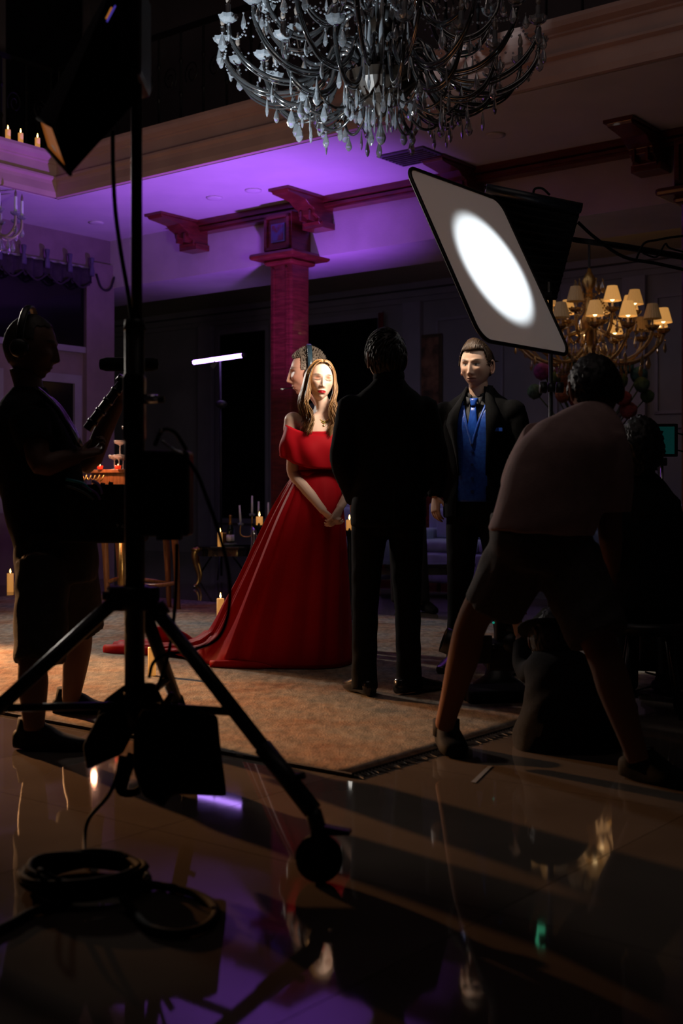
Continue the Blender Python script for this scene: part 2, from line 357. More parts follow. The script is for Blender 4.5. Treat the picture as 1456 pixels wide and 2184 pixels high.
# scalloped valance with tabs over the window
val = empty('valance', Q(UW+.08, -2, 3.55), 'dark scalloped valance hung across the high window of the left wall', 'valance')
mb = MB(); vs = []; n = 120
for i in range(n+1):
    v = -3.7+3.35*i/n; ph = (i/n*10) % 1; dip = .10*math.sin(math.pi*ph)
    for z in (3.66, 3.60, 3.49-dip*.6+(.03 if i % 3 == 0 else 0)): vs.append(Q(UW+.09+.02*math.sin(i*1.3), v, z))
mb.add(vs, [(i*3+j, i*3+j+1, (i+1)*3+j+1, (i+1)*3+j) for i in range(n) for j in range(2)])
o = mb.build('drape', M_curtain, val, True); o.modifiers.new('s', 'SOLIDIFY').thickness = .01
for k in range(11):
    v = -3.62+k*.325
    MB().lathe([(.05, 0), (.055, .05), (.03, .12), (.05, .2), (.045, .21)], 8, Q(UW+.10, v, 3.58), sx=.6).build('tab', mat('tab_cloth%d' % k, (.10, .08, .16), .8, col2=(.08, .06, .13), scale=20), val, True)
    if k < 10: MB().tube([Q(UW+.12, v+.02, 3.50), Q(UW+.12, v+.16, 3.42), Q(UW+.12, v+.30, 3.50)], .012, 6, 4).build('fringe_swag', M_curtain, val, True)
# small swag on the pilaster
sw = empty('swag_trim', Q(UW+.09, -.15, 3.5), 'small looped swag trim on the corner pilaster of the left wall', 'trim')
for v0 in (-.28,): MB().tube([Q(UW+.075, v0, 3.62), Q(UW+.08, v0+.06, 3.48), Q(UW+.08, v0+.14, 3.44), Q(UW+.08, v0+.22, 3.48), Q(UW+.075, v0+.28, 3.62)], .013, 6, 4).build('cord', M_curtain, sw, True)
# ---- back wall: pilasters, panels, cornice, windows, arch
mb = MB()
for z, o_ in ((ZB-.09, .14), (ZB-.2, .08), (ZB-.28, .04)): mb.rbox(-12, 12, VB-o_, VB, z, z+.09)
struct(mb.build('trim_5', M_wall))
M_frame2 = mat('rear_wood_white', (.33, .30, .38), .6, col2=(.29, .27, .33), scale=3)
for k, u in enumerate((-6.4, -4.75, -2.1, .55, 1.45, 3.0)):
    struct(MB().rbox(u-.16, u+.16, VB-.09, VB, 0, ZB-.28).build('trim_%d' % (6+k), M_frame2))
window('window_6', 'v', -4.45, -2.75, 2.45, 3.7, .09, 0, M_frame2); window('window_7', 'v', -4.3, -2.95, .6, 1.95, .12, 1, M_frame2)
window('window_8', 'v', -6.1, -5.05, .6, 3.7, .08, 0, M_frame2)
rc_ = empty('red_curtain', Q(-2.62, VB-.14, 0), 'thin dark red curtain edge beside the rear window', 'curtain')
mb = MB(); mb.tube([Q(-2.62, VB-.14, .05), Q(-2.62, VB-.14, 3.75)], [(.05, .03), (.05, .03)], 10, hint=U); mb.build('drape', mat('red_curtain_cloth', (.22, .02, .03), .85, col2=(.16, .015, .02), scale=10, stretch=(8, 8, .3)), rc_, True)
for k, (u0, u1, z0, z1) in enumerate(((.80, 1.22, .5, 1.9), (.80, 1.22, 2.05, 3.6), (1.72, 2.72, 2.05, 3.6), (1.72, 2.72, .5, 1.9), (-1.7, -.9, .5, 3.6), (-.6, .3, .5, 3.6))):
    e = MB()                                       # raised panel mouldings
    for a, b, c, d in ((u0, u1, z0, z0+.04), (u0, u1, z1-.04, z1), (u0, u0+.04, z0, z1), (u1-.04, u1, z0, z1)): e.rbox(a, b, VB-.03, VB, c, d)
    struct(e.build('trim_%d' % (20+k), M_frame2))
# dark arched opening on the right of the back wall
def arch(u0, u1, zs, name):
    n = 24; r = (u1-u0)/2; uc = (u0+u1)/2; pts = [(u0, 0)]+[(uc-r*math.cos(math.pi*i/n), zs+r*1.05*math.sin(math.pi*i/n)) for i in range(n+1)]+[(u1, 0)]
    mb = MB(); vs = [Q(a, VB-.02, b) for a, b in pts]; mb.add(vs, [tuple(range(len(vs)))]); e = struct(mb.build(name, M_glassdark))
    MB().tube([Q(a, VB-.03, b) for a, b in pts], .06, 6).build('arch_moulding', M_wall, e)
arch(2.95, 4.9, 2.75, 'door_4')
# ---- wooden cornice beam with scrolled brackets, columns
mb = MB(); mb.rbox(-1.55, 9, -.13, 0, 3.93, ZC); mb.rbox(-1.55, 9, -.18, 0, 4.0, ZC); mb.rbox(-1.55, 9, -.155, 0, 3.955, 3.985)
tag(mb.build('cornice_beam', M_wood), 'long red mahogany beam moulding running under the gallery ceiling', 'beam')
br_prof = [(0, 3.76), (-.20, 3.76), (-.24, 3.79), (-.23, 3.83), (-.30, 3.86), (-.31, 3.91), (-.38, 3.935), (-.44, 3.975), (-.55, 3.99), (-.70, 4.005), (-.72, 4.03), (-.72, 4.055), (0, 4.055)]
labels = ['scrolled mahogany bracket at the left end of the ceiling beam', 'scrolled mahogany bracket just right of the column box with the small picture', 'scrolled mahogany bracket half hidden behind the lit diffusion frame', 'scrolled mahogany bracket near the right edge of the picture']
for k, u in enumerate((-1.42, .38, 2.20, 4.02)):
    root = empty('bracket', Q(u, -.02, 3.76), labels[k], 'bracket', 'scrolled ceiling brackets')
    M4 = Matrix.Translation(Q(u-.11, 0, 0))@Matrix((V, Z, U)).transposed().to_4x4()
    MB().prism(br_prof, .22, M4).build('scroll', M_wood, root, bevel=.006)
    MB().rbox(u-.135, u+.135, -.21, 0, 3.735, 3.80).build('foot_block', M_wood, root, bevel=.006)
    MB().rbox(u-.13, u+.13, -.74, -.1, 4.032, 4.058).build('top_board', M_wood, root)
    for s_ in (-1, 1): MB().rbox(u+s_*.06-.012, u+s_*.06+.012, -.325, -.15, 3.80, 3.90).build('ridge', M_wood, root)
def column(u, lab, pic):
    root = empty('column', Q(u, -.12, 0), lab, 'column', 'mahogany columns')
    w_ = .147
    MB().rbox(u-w_, u+w_, -.12-w_, -.12+w_, 0, 3.42).build('shaft', M_wood, root, bevel=.02)
    MB().rbox(u-.24, u+.24, -.36, .12, 0, .22).build('base', M_wood, root, bevel=.02)
    mb = MB(); mb.rbox(u-.20, u+.20, -.32, .08, 3.40, 3.46); mb.rbox(u-.31, u+.31, -.43, .19, 3.455, 3.52); mb.build('capital', M_wood, root, bevel=.03)
    MB().rbox(u-.19, u+.19, -.31, .0, 3.52, 3.93).build('head_box', M_wood, root, bevel=.008)
    mb = MB()
    for a, b, c, d in ((-.17, .17, 3.55, 3.58), (-.17, .17, 3.875, 3.905), (-.17, -.135, 3.55, 3.905), (.135, .17, 3.55, 3.905)): mb.rbox(u+a, u+b, -.335, -.30, c, d)
    mb.build('panel_moulding', M_wood, root)
    mb = MB()
    for a in (-.09, .09): mb.rbox(u+a-.012, u+a+.012, -.12-w_-.012, -.12-w_, .3, 3.36)
    mb.build('reeding', M_wood, root)
column(0, 'red mahogany column behind the woman and the headset man', True)
column(4.50, 'dark wooden column cut by the right edge of the picture', False)
# small framed print on the first column
pf = empty('small_picture', Q(.02, -.325, 3.72), 'small blue tinted picture on the box at the column head', 'picture')
MB().rbox(-.075, .105, -.33, -.312, 3.625, 3.815).build('frame', mat('blue_grey_frame', (.13, .14, .30), .4, col2=(.10, .11, .25), scale=30), pf)
MB().rbox(-.06, .09, -.335, -.328, 3.64, 3.80).build('print', mat('small_print', (.16, .03, .06), .4, col2=(.10, .10, .32), scale=14, detail=6), pf)
# ---- ceiling fittings
M_vent = mat('vent_grille', (.13, .11, .15), .6, col2=(.10, .09, .12), scale=8)
def ceil_at(px, py): d = (ZC-CZ)*F/(HY-py); return P(px, py, d)
vr = empty('ceiling_vent', ceil_at(880, 332), 'dark square air vent in the ceiling above the diffusion frame', 'vent')
c = ceil_at(880, 332); MB().box(c-Z*.008, (.50, .42, .016), RM).build('frame', M_vent, vr)
for k in range(7): MB().box(c+V*(-.16+k*.053)-Z*.02, (.44, .012, .02), RM).build('slat', M_vent, vr)
for (px, py, lab) in ((540, 405, 'round recessed ceiling light on the purple ceiling nearest the column'), (457, 421, 'round recessed ceiling light left of the other on the purple ceiling'), (1056, 287, 'round recessed ceiling light right of the big chandelier'), (205, 474, 'faint recessed ceiling light near the left wall')):
    e = empty('ceiling_light', ceil_at(px, py), lab, 'light', 'recessed ceiling lights'); c = ceil_at(px, py)
    MB().lathe([(.055, 0), (.085, 0), (.085, -.012), (.055, -.016)], 20, c).build('rim', M_ceil, e, True)
    MB().lathe([(.0, .0), (.055, -.002), (.05, -.008), (0, -.009)], 16, c).build('lens', M_vent, e)
# ---- gallery railing
M_rail = M_iron
def railing(name, lab, a, b, out):
    root = empty(name, a, lab, 'railing'); L = (b-a).length; d = (b-a).normalized()
    MB().bar(a+Z*.95, b+Z*.95, .05, .04).build('handrail', M_rail, root); MB().bar(a+Z*.08, b+Z*.08, .03, .02).build('bottom_rail', M_rail, root)
    n = int(L/.30); bm_ = MB().lathe([(.012, .08), (.012, .3), (.022, .33), (.012, .36), (.012, .62), (.022, .65), (.012, .68), (.012, .95)], 6).mesh('baluster'); bm_.materials.append(M_rail)
    sc = MB(); pts = []
    for i in range(26):
        t = i/25; an = t*3.2*math.pi; r = .02+.075*t; pts.append(Vector((r*math.cos(an), 0, .5+r*math.sin(an)*1.3)))
    sc.tube(pts, .008, 5); sm_ = sc.mesh('scroll'); sm_.materials.append(M_rail); ang = math.atan2(d.y, d.x)
    for i in range(n+1):
        for me, nm, of in ((bm_, 'baluster', 0), (sm_, 'scroll', .15)):
            o = bpy.data.objects.new(nm, me); C.objects.link(o); o.parent = root; o.location = d*(i*L/n+of); o.rotation_euler.z = ang+(math.pi if i % 2 and nm == 'scroll' else 0)
railing('railing', 'black scrolled iron railing along the gallery behind the big chandelier', Q(UL-.12, VF+.12, ZF), Q(9, VF+.12, ZF), -V)
railing('railing', 'black scrolled iron railing on the gallery at far left behind the three candles', Q(UL-.22, VF+.1, ZF), Q(UL-.22, -7, ZF), U)
# ================================================================ CHANDELIERS
def pend_mesh(name, w, h, m, n=6, flat=.45):
    mb = MB(); mb.lathe([(.0005, 0), (w*.16, -h*.06), (w*.08, -h*.13), (.0005, -h*.15)], 6)
    mb.lathe([(.0005, -h*.14), (w*.12, -h*.2), (w*.36, -h*.48), (w*.5, -h*.72), (w*.34, -h*.9), (w*.1, -h), (.0005, -h*1.0)], n*2, sy=flat)
    me = mb.mesh(name); me.materials.append(m); return me
def inst(name, me, parent, loc, rot=(0, 0, 0), sc=1):
    o = bpy.data.objects.new(name, me); C.objects.link(o); o.parent = parent; o.location = loc; o.rotation_euler = rot
    o.scale = (sc, sc, sc) if not isinstance(sc, tuple) else sc; return o
def arm_mesh(pts, r, m, twist=True):
    mb = MB(); mb.tube([(x, 0, z) for x, z in pts], r, 8, 5); me = mb.mesh('arm'); me.materials.append(m)
    me.polygons.foreach_set('use_smooth', [True]*len(me.polygons)); return me
def cup_mesh(r, m):
    mb = MB(); n = 16; pr = [(.12, -.35), (.5, -.28), (.86, .0), (1.0, .36), (.93, .36), (.78, .02), (.45, -.2), (.01, -.22)]
    vs = []
    for q_, z in pr:
        for j in range(n):
            a = 2*math.pi*j/n; k = 1+(.10 if j % 2 == 0 else -.06)*(q_ > .6); vs.append((q_*r*k*math.cos(a), q_*r*k*math.sin(a), z*r+(.05*r if j % 2 == 0 and q_ > .8 else 0)))
    mb.add(vs, [(i*n+j, i*n+(j+1) % n, (i+1)*n+(j+1) % n, (i+1)*n+j) for i in range(len(pr)-1) for j in range(n)]); me = mb.mesh('drip_cup'); me.materials.append(m); return me
def beads_mesh(p0, p1, sag, n, r, m):
    mb = MB(); p0 = Vector(p0); p1 = Vector(p1)
    for i in range(n+1):
        t = i/n; c = p0.lerp(p1, t)+Vector((0, 0, -sag*4*t*(1-t))); mb.lathe([(.0005, -r), (r*.8, -r*.5), (r, 0), (r*.8, r*.5), (.0005, r)], 6, c)
    me = mb.mesh('bead_string'); me.materials.append(m); return me
M_bulb = mat('candle_bulb_glass', (.35, .30, .27), .12, trans=.5, col2=(.45, .36, .3), scale=9)
# ---- the big crystal chandelier
ch = empty('chandelier', P(812, 240, 8.2), 'big crystal chandelier with curved glass arms hanging at the top of the picture', 'chandelier')
CB = wloc(ch); zrel = lambda z: z-CB.z
def LP(r, a, z): return Vector((r*math.cos(a), r*math.sin(a), zrel(z)))
MB().lathe([(.001, 3.52), (.03, 3.54), (.05, 3.60), (.14, 3.63), (.20, 3.70), (.20, 3.74), (.10, 3.80), (.05, 3.86), (.055, 4.0), (.11, 4.06), (.12, 4.14), (.06, 4.2), (.045, 4.4), (.10, 4.5), (.10, 4.58), (.04, 4.66), (.03, 5.3)], 20, (0, 0, -CB.z)).build('stem', M_bronze, ch, True, local=True)
MB().lathe([(.03, 3.60), (.16, 3.645), (.235, 3.74), (.25, 3.80), (.24, 3.80), (.15, 3.67), (.03, 3.62)], 24, (0, 0, -CB.z)).build('bowl', M_bronze, ch, False, local=True)
tiers = [  # name, arms, phase, path (r, z), cup radius
    (18, .00, [(.13, 3.86), (.22, 3.98), (.33, 3.96), (.40, 3.83), (.55, 3.715), (.76, 3.70), (.93, 3.78), (1.03, 3.90), (1.055, 4.00)], 1),
    (12, .13, [(.13, 3.76), (.2, 3.86), (.30, 3.85), (.34, 3.74), (.44, 3.62), (.60, 3.59), (.72, 3.66), (.78, 3.78), (.785, 3.86)], 1),
    (12, .30, [(.10, 4.12), (.20, 4.28), (.33, 4.25), (.40, 4.10), (.52, 4.02), (.66, 4.05), (.76, 4.16), (.79, 4.28)], 1),
    (10, .05, [(.07, 4.55), (.16, 4.66), (.26, 4.62), (.33, 4.5), (.44, 4.46), (.52, 4.52), (.55, 4.62)], 1),
    (14, .22, [(.12, 3.66), (.22, 3.60), (.36, 3.52), (.48, 3.55), (.54, 3.64), (.50, 3.70)], 0),
]
cm = cup_mesh(.062, M_crystal); pm = pend_mesh('pendant', .056, .125, M_crystal); pm2 = pend_mesh('pendant_long', .026, .15, M_crystal, 4, .6); npd = 0
cand = MB().lathe([(.017, 0), (.017, .11), (.012, .115), (.001, .115)], 10).mesh('candle_tube'); cand.materials.append(mat('frosted_candle_tube', (.20, .20, .22), .4, trans=.3, col2=(.26, .26, .28), scale=10))
bul = MB().lathe([(.008, 0), (.016, .02), (.017, .045), (.008, .075), (.0008, .1)], 8).mesh('bulb'); bul.materials.append(M_bulb)
rn = random.Random(5)
for ti, (n, ph, path, cup) in enumerate(tiers):
    am = arm_mesh(path, .0145 if ti < 4 else .010, M_glassarm)
    am2 = arm_mesh([(r, z-.028) for r, z in path[3:-1]], .007, M_glassarm) if ti < 3 else None
    for k in range(n):
        a = ph+2*math.pi*k/n+rn.uniform(-.02, .02); inst('arm', am, ch, (0, 0, -CB.z), (0, 0, a))
        if am2: inst('arm_rib', am2, ch, (0, 0, -CB.z), (0, 0, a))
        r, z = path[-1]
        if cup:
            inst('drip_cup', cm, ch, LP(r, a, z+.035), (0, 0, a)); inst('candle_tube', cand, ch, LP(r, a, z+.02)); inst('bulb', bul, ch, LP(r, a, z+.135))
            if ti < 3:
                for da in (-.07, .07):
                    inst('pendant', pm, ch, LP(r+.02, a+da, z-.015), (0, 0, a+rn.uniform(0, 3)), rn.uniform(.8, 1.05)); npd += 1
        # pendants under the belly of the arm
        for (r2, z2) in (path[len(path)//2], path[len(path)//2+1]):
            if rn.random() < (.92 if ti in (0, 1, 4) else .55):
                inst('pendant', pm if rn.random() < .62 else pm2, ch, LP(r2, a, z2-.02), (0, 0, a+rn.uniform(-1.2, 1.2)), rn.uniform(.85, 1.15)); npd += 1
    if ti < 4:                                     # bead swags from the stem to the cups and between cups
        r, z = path[-1]; r0, z0 = path[1]
        b1 = beads_mesh((r0, 0, z0+.25), (r-.02, 0, z-.03), .10, 16, .0085, M_crystal)
        s1 = r*math.cos(2*math.pi/n), r*math.sin(2*math.pi/n)
        b2 = beads_mesh((r, 0, z-.03), (s1[0], s1[1], z-.03), .10, 13, .0085, M_crystal)
        for k in range(n):
            a = ph+2*math.pi*k/n; inst('bead_string', b2, ch, (0, 0, -CB.z), (0, 0, a))['kind'] = 'stuff'
            if ti in (0, 2): inst('bead_string', b1, ch, (0, 0, -CB.z), (0, 0, a))['kind'] = 'stuff'
for k in range(14):
    a = 2*math.pi*k/14; inst('pendant', pm, ch, LP(.22, a, 3.66), (0, 0, a), 1.0); inst('pendant', pm2, ch, LP(.10, a+.2, 3.60), (0, 0, a)); npd += 2
inst('pendant', pm, ch, LP(0, 0, 3.52), (0, 0, .4), 1.4)
for k in range(8):                                # tall glass rods round the stem
    a = 2*math.pi*k/8; MB().tube([LP(.09, a, 3.80), LP(.12, a, 4.0), LP(.085, a, 4.3), LP(.13, a, 4.52)], [.012, .018, .016, .010], 8, 4).build('glass_rod', M_crystal, ch, True, local=True)
print('pendants', npd)
# ---- amber chandelier with small shades at the back
D2 = 14.0; s2 = F/D2
c2 = empty('chandelier', P(1256, 806, D2), 'amber crystal chandelier with small glowing pleated shades on the right', 'chandelier')
B2 = wloc(c2)
def shade_mat(name, es):
    return mat(name, (.48, .30, .13), .85, emit=(1, .46, .11), estr=es, col2=(.40, .25, .11), scale=60, stretch=(1, 1, .1))
M_sh = [shade_mat('pleated_shade_lit', .26), shade_mat('pleated_shade_bright', .45), shade_mat('pleated_shade_dim', .02)]
M_lampglow = mat('shade_bulb_glow', (1, .8, .5), .5, emit=(1, .66, .30), estr=5)
MB().lathe([(.001, .0), (.04, .03), (.10, .12), (.06, .25), (.05, .5), (.12, .6), (.05, .75), (.035, 1.0), (.09, 1.1), (.03, 1.2), (.015, 1.25)], 14).build('stem', M_gold, c2, True, local=True)
MB().tube([(0, 0, 1.2), (0, 0, ZB-B2.z)], .014, 6).build('chain', M_bronze, c2, local=True)
path = [(.06, .35), (.2, .22), (.4, .16), (.62, .22), (.78, .36), (.82, .47)]; amA = arm_mesh(path, .02, M_goldglass)
path2 = [(.06, .55), (.2, .50), (.36, .44), (.48, .52), (.52, .68)]; amB = arm_mesh(path2, .018, M_goldglass)
cupA = cup_mesh(.075, M_goldglass); pA = pend_mesh('drop', .055, .14, M_goldglass); fm = MB().lathe([(.012, 0), (.012, .08)], 8).mesh('candle_tube'); fm.materials.append(M_whitewax)
shm = []
for m in M_sh:
    mb = MB(); nn = 20; vs = []
    for r, z in ((.098, 0), (.083, .06), (.068, .115), (.054, .165)):
        for j in range(nn*2): a = math.pi*j/nn; rr = r*(1+(.02 if j % 2 else -.02)); vs.append((rr*math.cos(a), rr*math.sin(a), z))
    nn *= 2; mb.add(vs, [(i*nn+j, i*nn+(j+1) % nn, (i+1)*nn+(j+1) % nn, (i+1)*nn+j) for i in range(3) for j in range(nn)]); me = mb.mesh('shade'); me.materials.append(m); shm.append(me)
bg = MB().ell((0, 0, .045), (.03, .03, .04), 10, 6).mesh('bulb'); bg.materials.append(M_lampglow)
rn = random.Random(11)
for n, ph, am, (r, z) in ((14, .1, amA, path[-1]), (8, .3, amB, path2[-1])):
    for k in range(n):
        a = ph+2*math.pi*k/n; inst('arm', am, c2, (0, 0, 0), (0, 0, a)); p = Vector((r*math.cos(a), r*math.sin(a), z))
        q = rn.random(); lit = 0 if q < .45 else (1 if q < .72 else 2)
        inst('drip_cup', cupA, c2, p+Vector((0, 0, .02))); inst('candle_tube', fm, c2, p+Vector((0, 0, .03))); inst('shade', shm[lit], c2, p+Vector((0, 0, .12)))
        if lit < 2: inst('bulb', bg, c2, p+Vector((0, 0, .11)))
        for r2, z2 in ((r*.55, z-.30), (r*.8, z-.22), (r*1.02, z-.06), (r*.35, z-.28)):
            inst('drop', pA, c2, Vector((r2*math.cos(a+.1), r2*math.sin(a+.1), z2)), (0, 0, rn.uniform(0, 3)), rn.uniform(.8, 1.2))
        bs = beads_mesh((.08, 0, .95), (r, 0, z), .12, 18, .011, M_goldglass) if k == 0 else bs
        inst('bead_string', bs, c2, (0, 0, 0), (0, 0, a))['kind'] = 'stuff'
for k in range(26):
    a = k*2.4; r = .12+.5*rn.random(); inst('drop', pA, c2, Vector((r*math.cos(a), r*math.sin(a), .12+.12*rn.random())), (0, 0, a), 1.1)
for k in range(10): a = k*.628; inst('crown_drop', pA, c2, Vector((.16*math.cos(a), .16*math.sin(a), 1.12)), (0, 0, a), 1.1)
lamp('amber_chandelier_light', 'POINT', Vector(B2)+Vector((0, 0, .62)), None, 2.6, (1, .52, .2), shadow_soft_size=.3)
# ---- small chandelier cut by the left edge
c3 = empty('chandelier', P(-22, 505, 12.2), 'small crystal chandelier with white candles cut by the left edge', 'chandelier')
path = [(.03, .12), (.12, .02), (.22, .0), (.30, .08), (.31, .2)]; am = arm_mesh(path, .014, mat('pale_gold_glass', (.5, .45, .32), .15, trans=.3, col2=(.42, .37, .26), scale=20))
MB().lathe([(.001, -.05), (.04, 0), (.02, .1), (.05, .25), (.02, .4), (.02, .55)], 12).build('stem', M_gold, c3, True, local=True)
z3 = wloc(c3).z; MB().tube([(0, 0, .5), (0, 0, ZC-z3)], .008, 6).build('chain', M_bronze, c3, local=True)
cd = MB().lathe([(.016, 0), (.016, .16), (.012, .165)], 10).mesh('candle_tube'); cd.materials.append(mat('bluish_white_candle', (.80, .86, .92), .5, col2=(.74, .80, .86), scale=9)); cup3 = cup_mesh(.05, M_crystal)
for k in range(10):
    a = k*.628+.25; inst('arm', am, c3, (0, 0, 0), (0, 0, a)); p = Vector((.31*math.cos(a), .31*math.sin(a), .2)); zz = .09*(k % 2)
    inst('drip_cup', cup3, c3, p); inst('candle_tube', cd, c3, p+Vector((0, 0, .01))); inst('bulb', bul, c3, p+Vector((0, 0, .17)), sc=.8)
    for r2, z2 in ((.31, .12), (.22, -.03), (.12, -.02)): inst('pendant', pm, c3, Vector((r2*math.cos(a), r2*math.sin(a), z2)), (0, 0, a), .9)
# ================================================================ PEOPLE
def rotz(a): return Matrix.Rotation(a, 3, 'Z')
def gauss(x, s): return np.exp(-(x/s)**2)
_ico = {}
def ico(sub):
    if sub not in _ico:
        bm = bmesh.new(); bmesh.ops.create_icosphere(bm, subdivisions=sub, radius=1); me = bpy.data.meshes.new('ico'); bm.to_mesh(me); bm.free()
        _ico[sub] = (me_np(me), [tuple(p.vertices) for p in me.polygons])
    return _ico[sub]
def head_shape(n, female=False, relief=1.0):
    "unit directions -> head surface, metres, facing -Y, origin at eye level in mid head"
    x, y, z = n[:, 0].copy(), n[:, 1].copy(), n[:, 2].copy()
    wx = .074 if female else .078
    X = x*wx; Y = y*.096; Zz = z*.116
    low = np.clip(-z, 0, 1)
    fr = np.clip(-y, 0, 1)
    jaw = .36 if female else .20
    X *= 1-jaw*low**1.6-.10*low*fr
    Y = np.where(Y > 0, Y*(1-.34*low**1.2), Y)           # the nape runs in
    X *= 1-.05*np.clip(z, 0, 1)
    Y *= np.where(y < 0, 1-.06*np.clip(z, 0, 1), 1)
    f = np.clip((-y-.15)/.35, 0, 1)*relief               # front of the face only
    d = np.zeros_like(X)
    # flatten the face a little
    d -= .008*f*gauss(X, .05)*gauss(Zz+.02, .07)
    # brow, sockets, lids
    d += (.0035 if female else .0065)*f*gauss(np.abs(X)-.026, .020)*gauss(Zz-.020, .0085)
    d -= (.0125 if female else .013)*f*gauss(np.abs(X)-.031, .0165)*gauss(Zz-.001, .0125)
    d += .0065*f*gauss(np.abs(X)-.032, .0115)*gauss(Zz+.001, .0072)
    # nose
    t = np.clip((.014-Zz)/.058, 0, 1); on = np.where((Zz < .016) & (Zz > -.060), 1., 0.)
    hgt = .0045+.0195*t**1.25; wid = .0062+.0042*t
    cut = 1/(1+np.exp((-(Zz)-.0485)/.0022)); top = 1/(1+np.exp((Zz-.016)/.006))
    d += f*hgt*gauss(X, wid)*cut*top*(1.0 if female else 1.12)
    d += .0075*f*gauss(np.abs(X)-.0125, .0058)*gauss(Zz+.044, .0068)
    # cheeks, mouth, chin
    d += .0045*f*gauss(np.abs(X)-.043, .018)*gauss(Zz+.024, .018)
    d -= (.003 if female else .005)*f*gauss(np.abs(X)-.040, .014)*gauss(Zz+.062, .020)
    d += .0035*f*gauss(X, .026)*gauss(Zz+.070, .018)
    lw = np.clip(1-(np.abs(X)/.0255)**2, 0, 1)**.6
    k = 1.15 if female else .75
    d += .0058*k*f*lw*gauss(Zz+.0665, .0042); d += .0068*k*f*lw*gauss(Zz+.0775, .0048); d -= .0048*f*lw*gauss(Zz+.0718, .0018)
    d -= .003*f*gauss(X, .018)*gauss(Zz+.088, .006)
    d += (.009 if female else .0115)*f*gauss(X, .020)*gauss(Zz+.104, .013)
    Y = Y-d
    return np.stack([X, Y, Zz], 1)
def ear(mb, side, M, c, s=1.0):
    pts = []
    for i in range(22):                                # rim
        a = -1.9+4.3*i/21; pts.append(c+M@Vector((side*(.079+.010*math.sin(i/21*3.1)), .012-.019*math.cos(a)*-1*.9-.004, -.012+.033*math.sin(a)))*s)
    mb.tube(pts, [.0052*s]*22, 6)
    mb.ell(c+M@Vector((side*.077, .014, -.016))*s, (.007*s, .018*s, .028*s), 10, 7, M)
    mb.ell(c+M@Vector((side*.081, .004, -.040))*s, (.005*s, .008*s, .010*s), 8, 6, M)
def face_col(p, skin, female, lips, shadow, brow, eyes_open, stubble=None):
    X, Y, Zz = p[:, 0], p[:, 1], p[:, 2]; front = np.clip((-Y-.035)/.02, 0, 1)
    c = np.tile(np.array(skin), (len(p), 1))
    def mix(m, col):
        m = np.clip(m, 0, 1)[:, None]; return c*(1-m)+np.array(col)*m
    blush = front*gauss(np.abs(X)-.045, .02)*gauss(Zz+.028, .018)
    c = mix(blush*.35, (skin[0]*.95, skin[1]*.62, skin[2]*.55))
    if stubble: c = mix(stubble*front*(1/(1+np.exp((Zz+.052)/.008))), (skin[0]*.6, skin[1]*.55, skin[2]*.55))
    if shadow:
        c = mix(front*.95*gauss(np.abs(X)-.032, .0185)*gauss(Zz-.005, .0135), shadow)
        c = mix(front*np.clip(2.2*gauss(np.abs(X)-.032, .0165)*gauss(Zz+.0085-(np.abs(X)-.032)**2*14, .0026), 0, 1), (.015, .007, .005))   # lash line
    ay = np.abs(X)-.031
    c = mix(front*np.clip(1.5*gauss(ay-.002, .018)*gauss(Zz-.0235-.10*ay+ay**2*4, .0030 if female else .0042), 0, 1), brow)
    if eyes_open:
        alm = (ay/.0145)**2+((Zz+.0005)/.0052)**2
        c = mix(front*(1/(1+np.exp((alm-1)*9))), (.42, .37, .34)); ir = ((ay-eyes_open)/.0058)**2+((Zz-.0003)/.0055)**2
        c = mix(front*(1/(1+np.exp((ir-1)*8)))*(alm < 1.15), (.03, .02, .015))
        c = mix(front*np.clip(1.4*gauss(ay, .016)*gauss(Zz-.0058+ay**2*14, .0019), 0, 1), (.04, .02, .015))
    lx = np.clip(1-(X/.0250)**2, 0, 1); up = -.0718+.0085*lx**.8*(1-.22*gauss(X, .004)); lo = -.0718-.0115*lx**.8
    m = front*(1/(1+np.exp((Zz-up)/.0009)))*(1/(1+np.exp((lo-Zz)/.0009)))*(lx > 0)
    c = mix(m*(1 if female else .75), lips); c = mix(front*m*gauss(Zz+.0718, .0011)*.8, (lips[0]*.25, lips[1]*.2, lips[2]*.2))
    c = mix(front*gauss(np.abs(X)-.0065, .0032)*gauss(Zz+.052, .0026)*.8, (skin[0]*.2, skin[1]*.15, skin[2]*.12))
    return c
def hand(mb, wrist, dr, palm, curl=.5, thumb=1, s=1.0, spread=.0):
    X = Vector(dr).normalized(); N = Vector(palm); N = (N-X*N.dot(X)).normalized(); T = X.cross(N)*thumb
    w_ = Vector(wrist)
    mb.loft([(w_-X*.01, T, N, .024*s, .018*s), (w_+X*.02*s, T, N, .030*s, .017*s), (w_+X*.055*s, T, N, .040*s, .015*s), (w_+X*.088*s, T, N, .040*s, .012*s)], 12, 2, 2.2)
    for i, (o, L) in enumerate(((.030, .070), (.010, .080), (-.010, .075), (-.029, .060))):
        p = w_+X*(.082-.004*abs(i-1))*s+T*o*s; d = (X+T*spread*(1.5-i)*.3).normalized(); pts = [p-d*.012]; a = 0
        for q, fr in enumerate((.45, .32, .23)):
            pts.append(p.copy()); a += curl*(.5 if q == 0 else .9); dd = d*math.cos(a)+N*math.sin(a); p = p+dd*L*fr*s
        pts.append(p); mb.tube(pts, [.0088*s, .0088*s, .0082*s, .0075*s, .0055*s], 8, 2)
    p = w_+X*.018*s+T*.026*s; d = (X*.62+T*.72+N*.3).normalized(); pts = [p-d*.01, p, p+d*.034*s]
    d2 = (d+X*.5-T*.35*curl+N*.3*curl).normalized(); pts += [pts[-1]+d2*.030*s, pts[-1]+d2*.052*s]; mb.tube(pts, [.012*s, .0125*s, .0105*s, .009*s, .006*s], 8, 2)
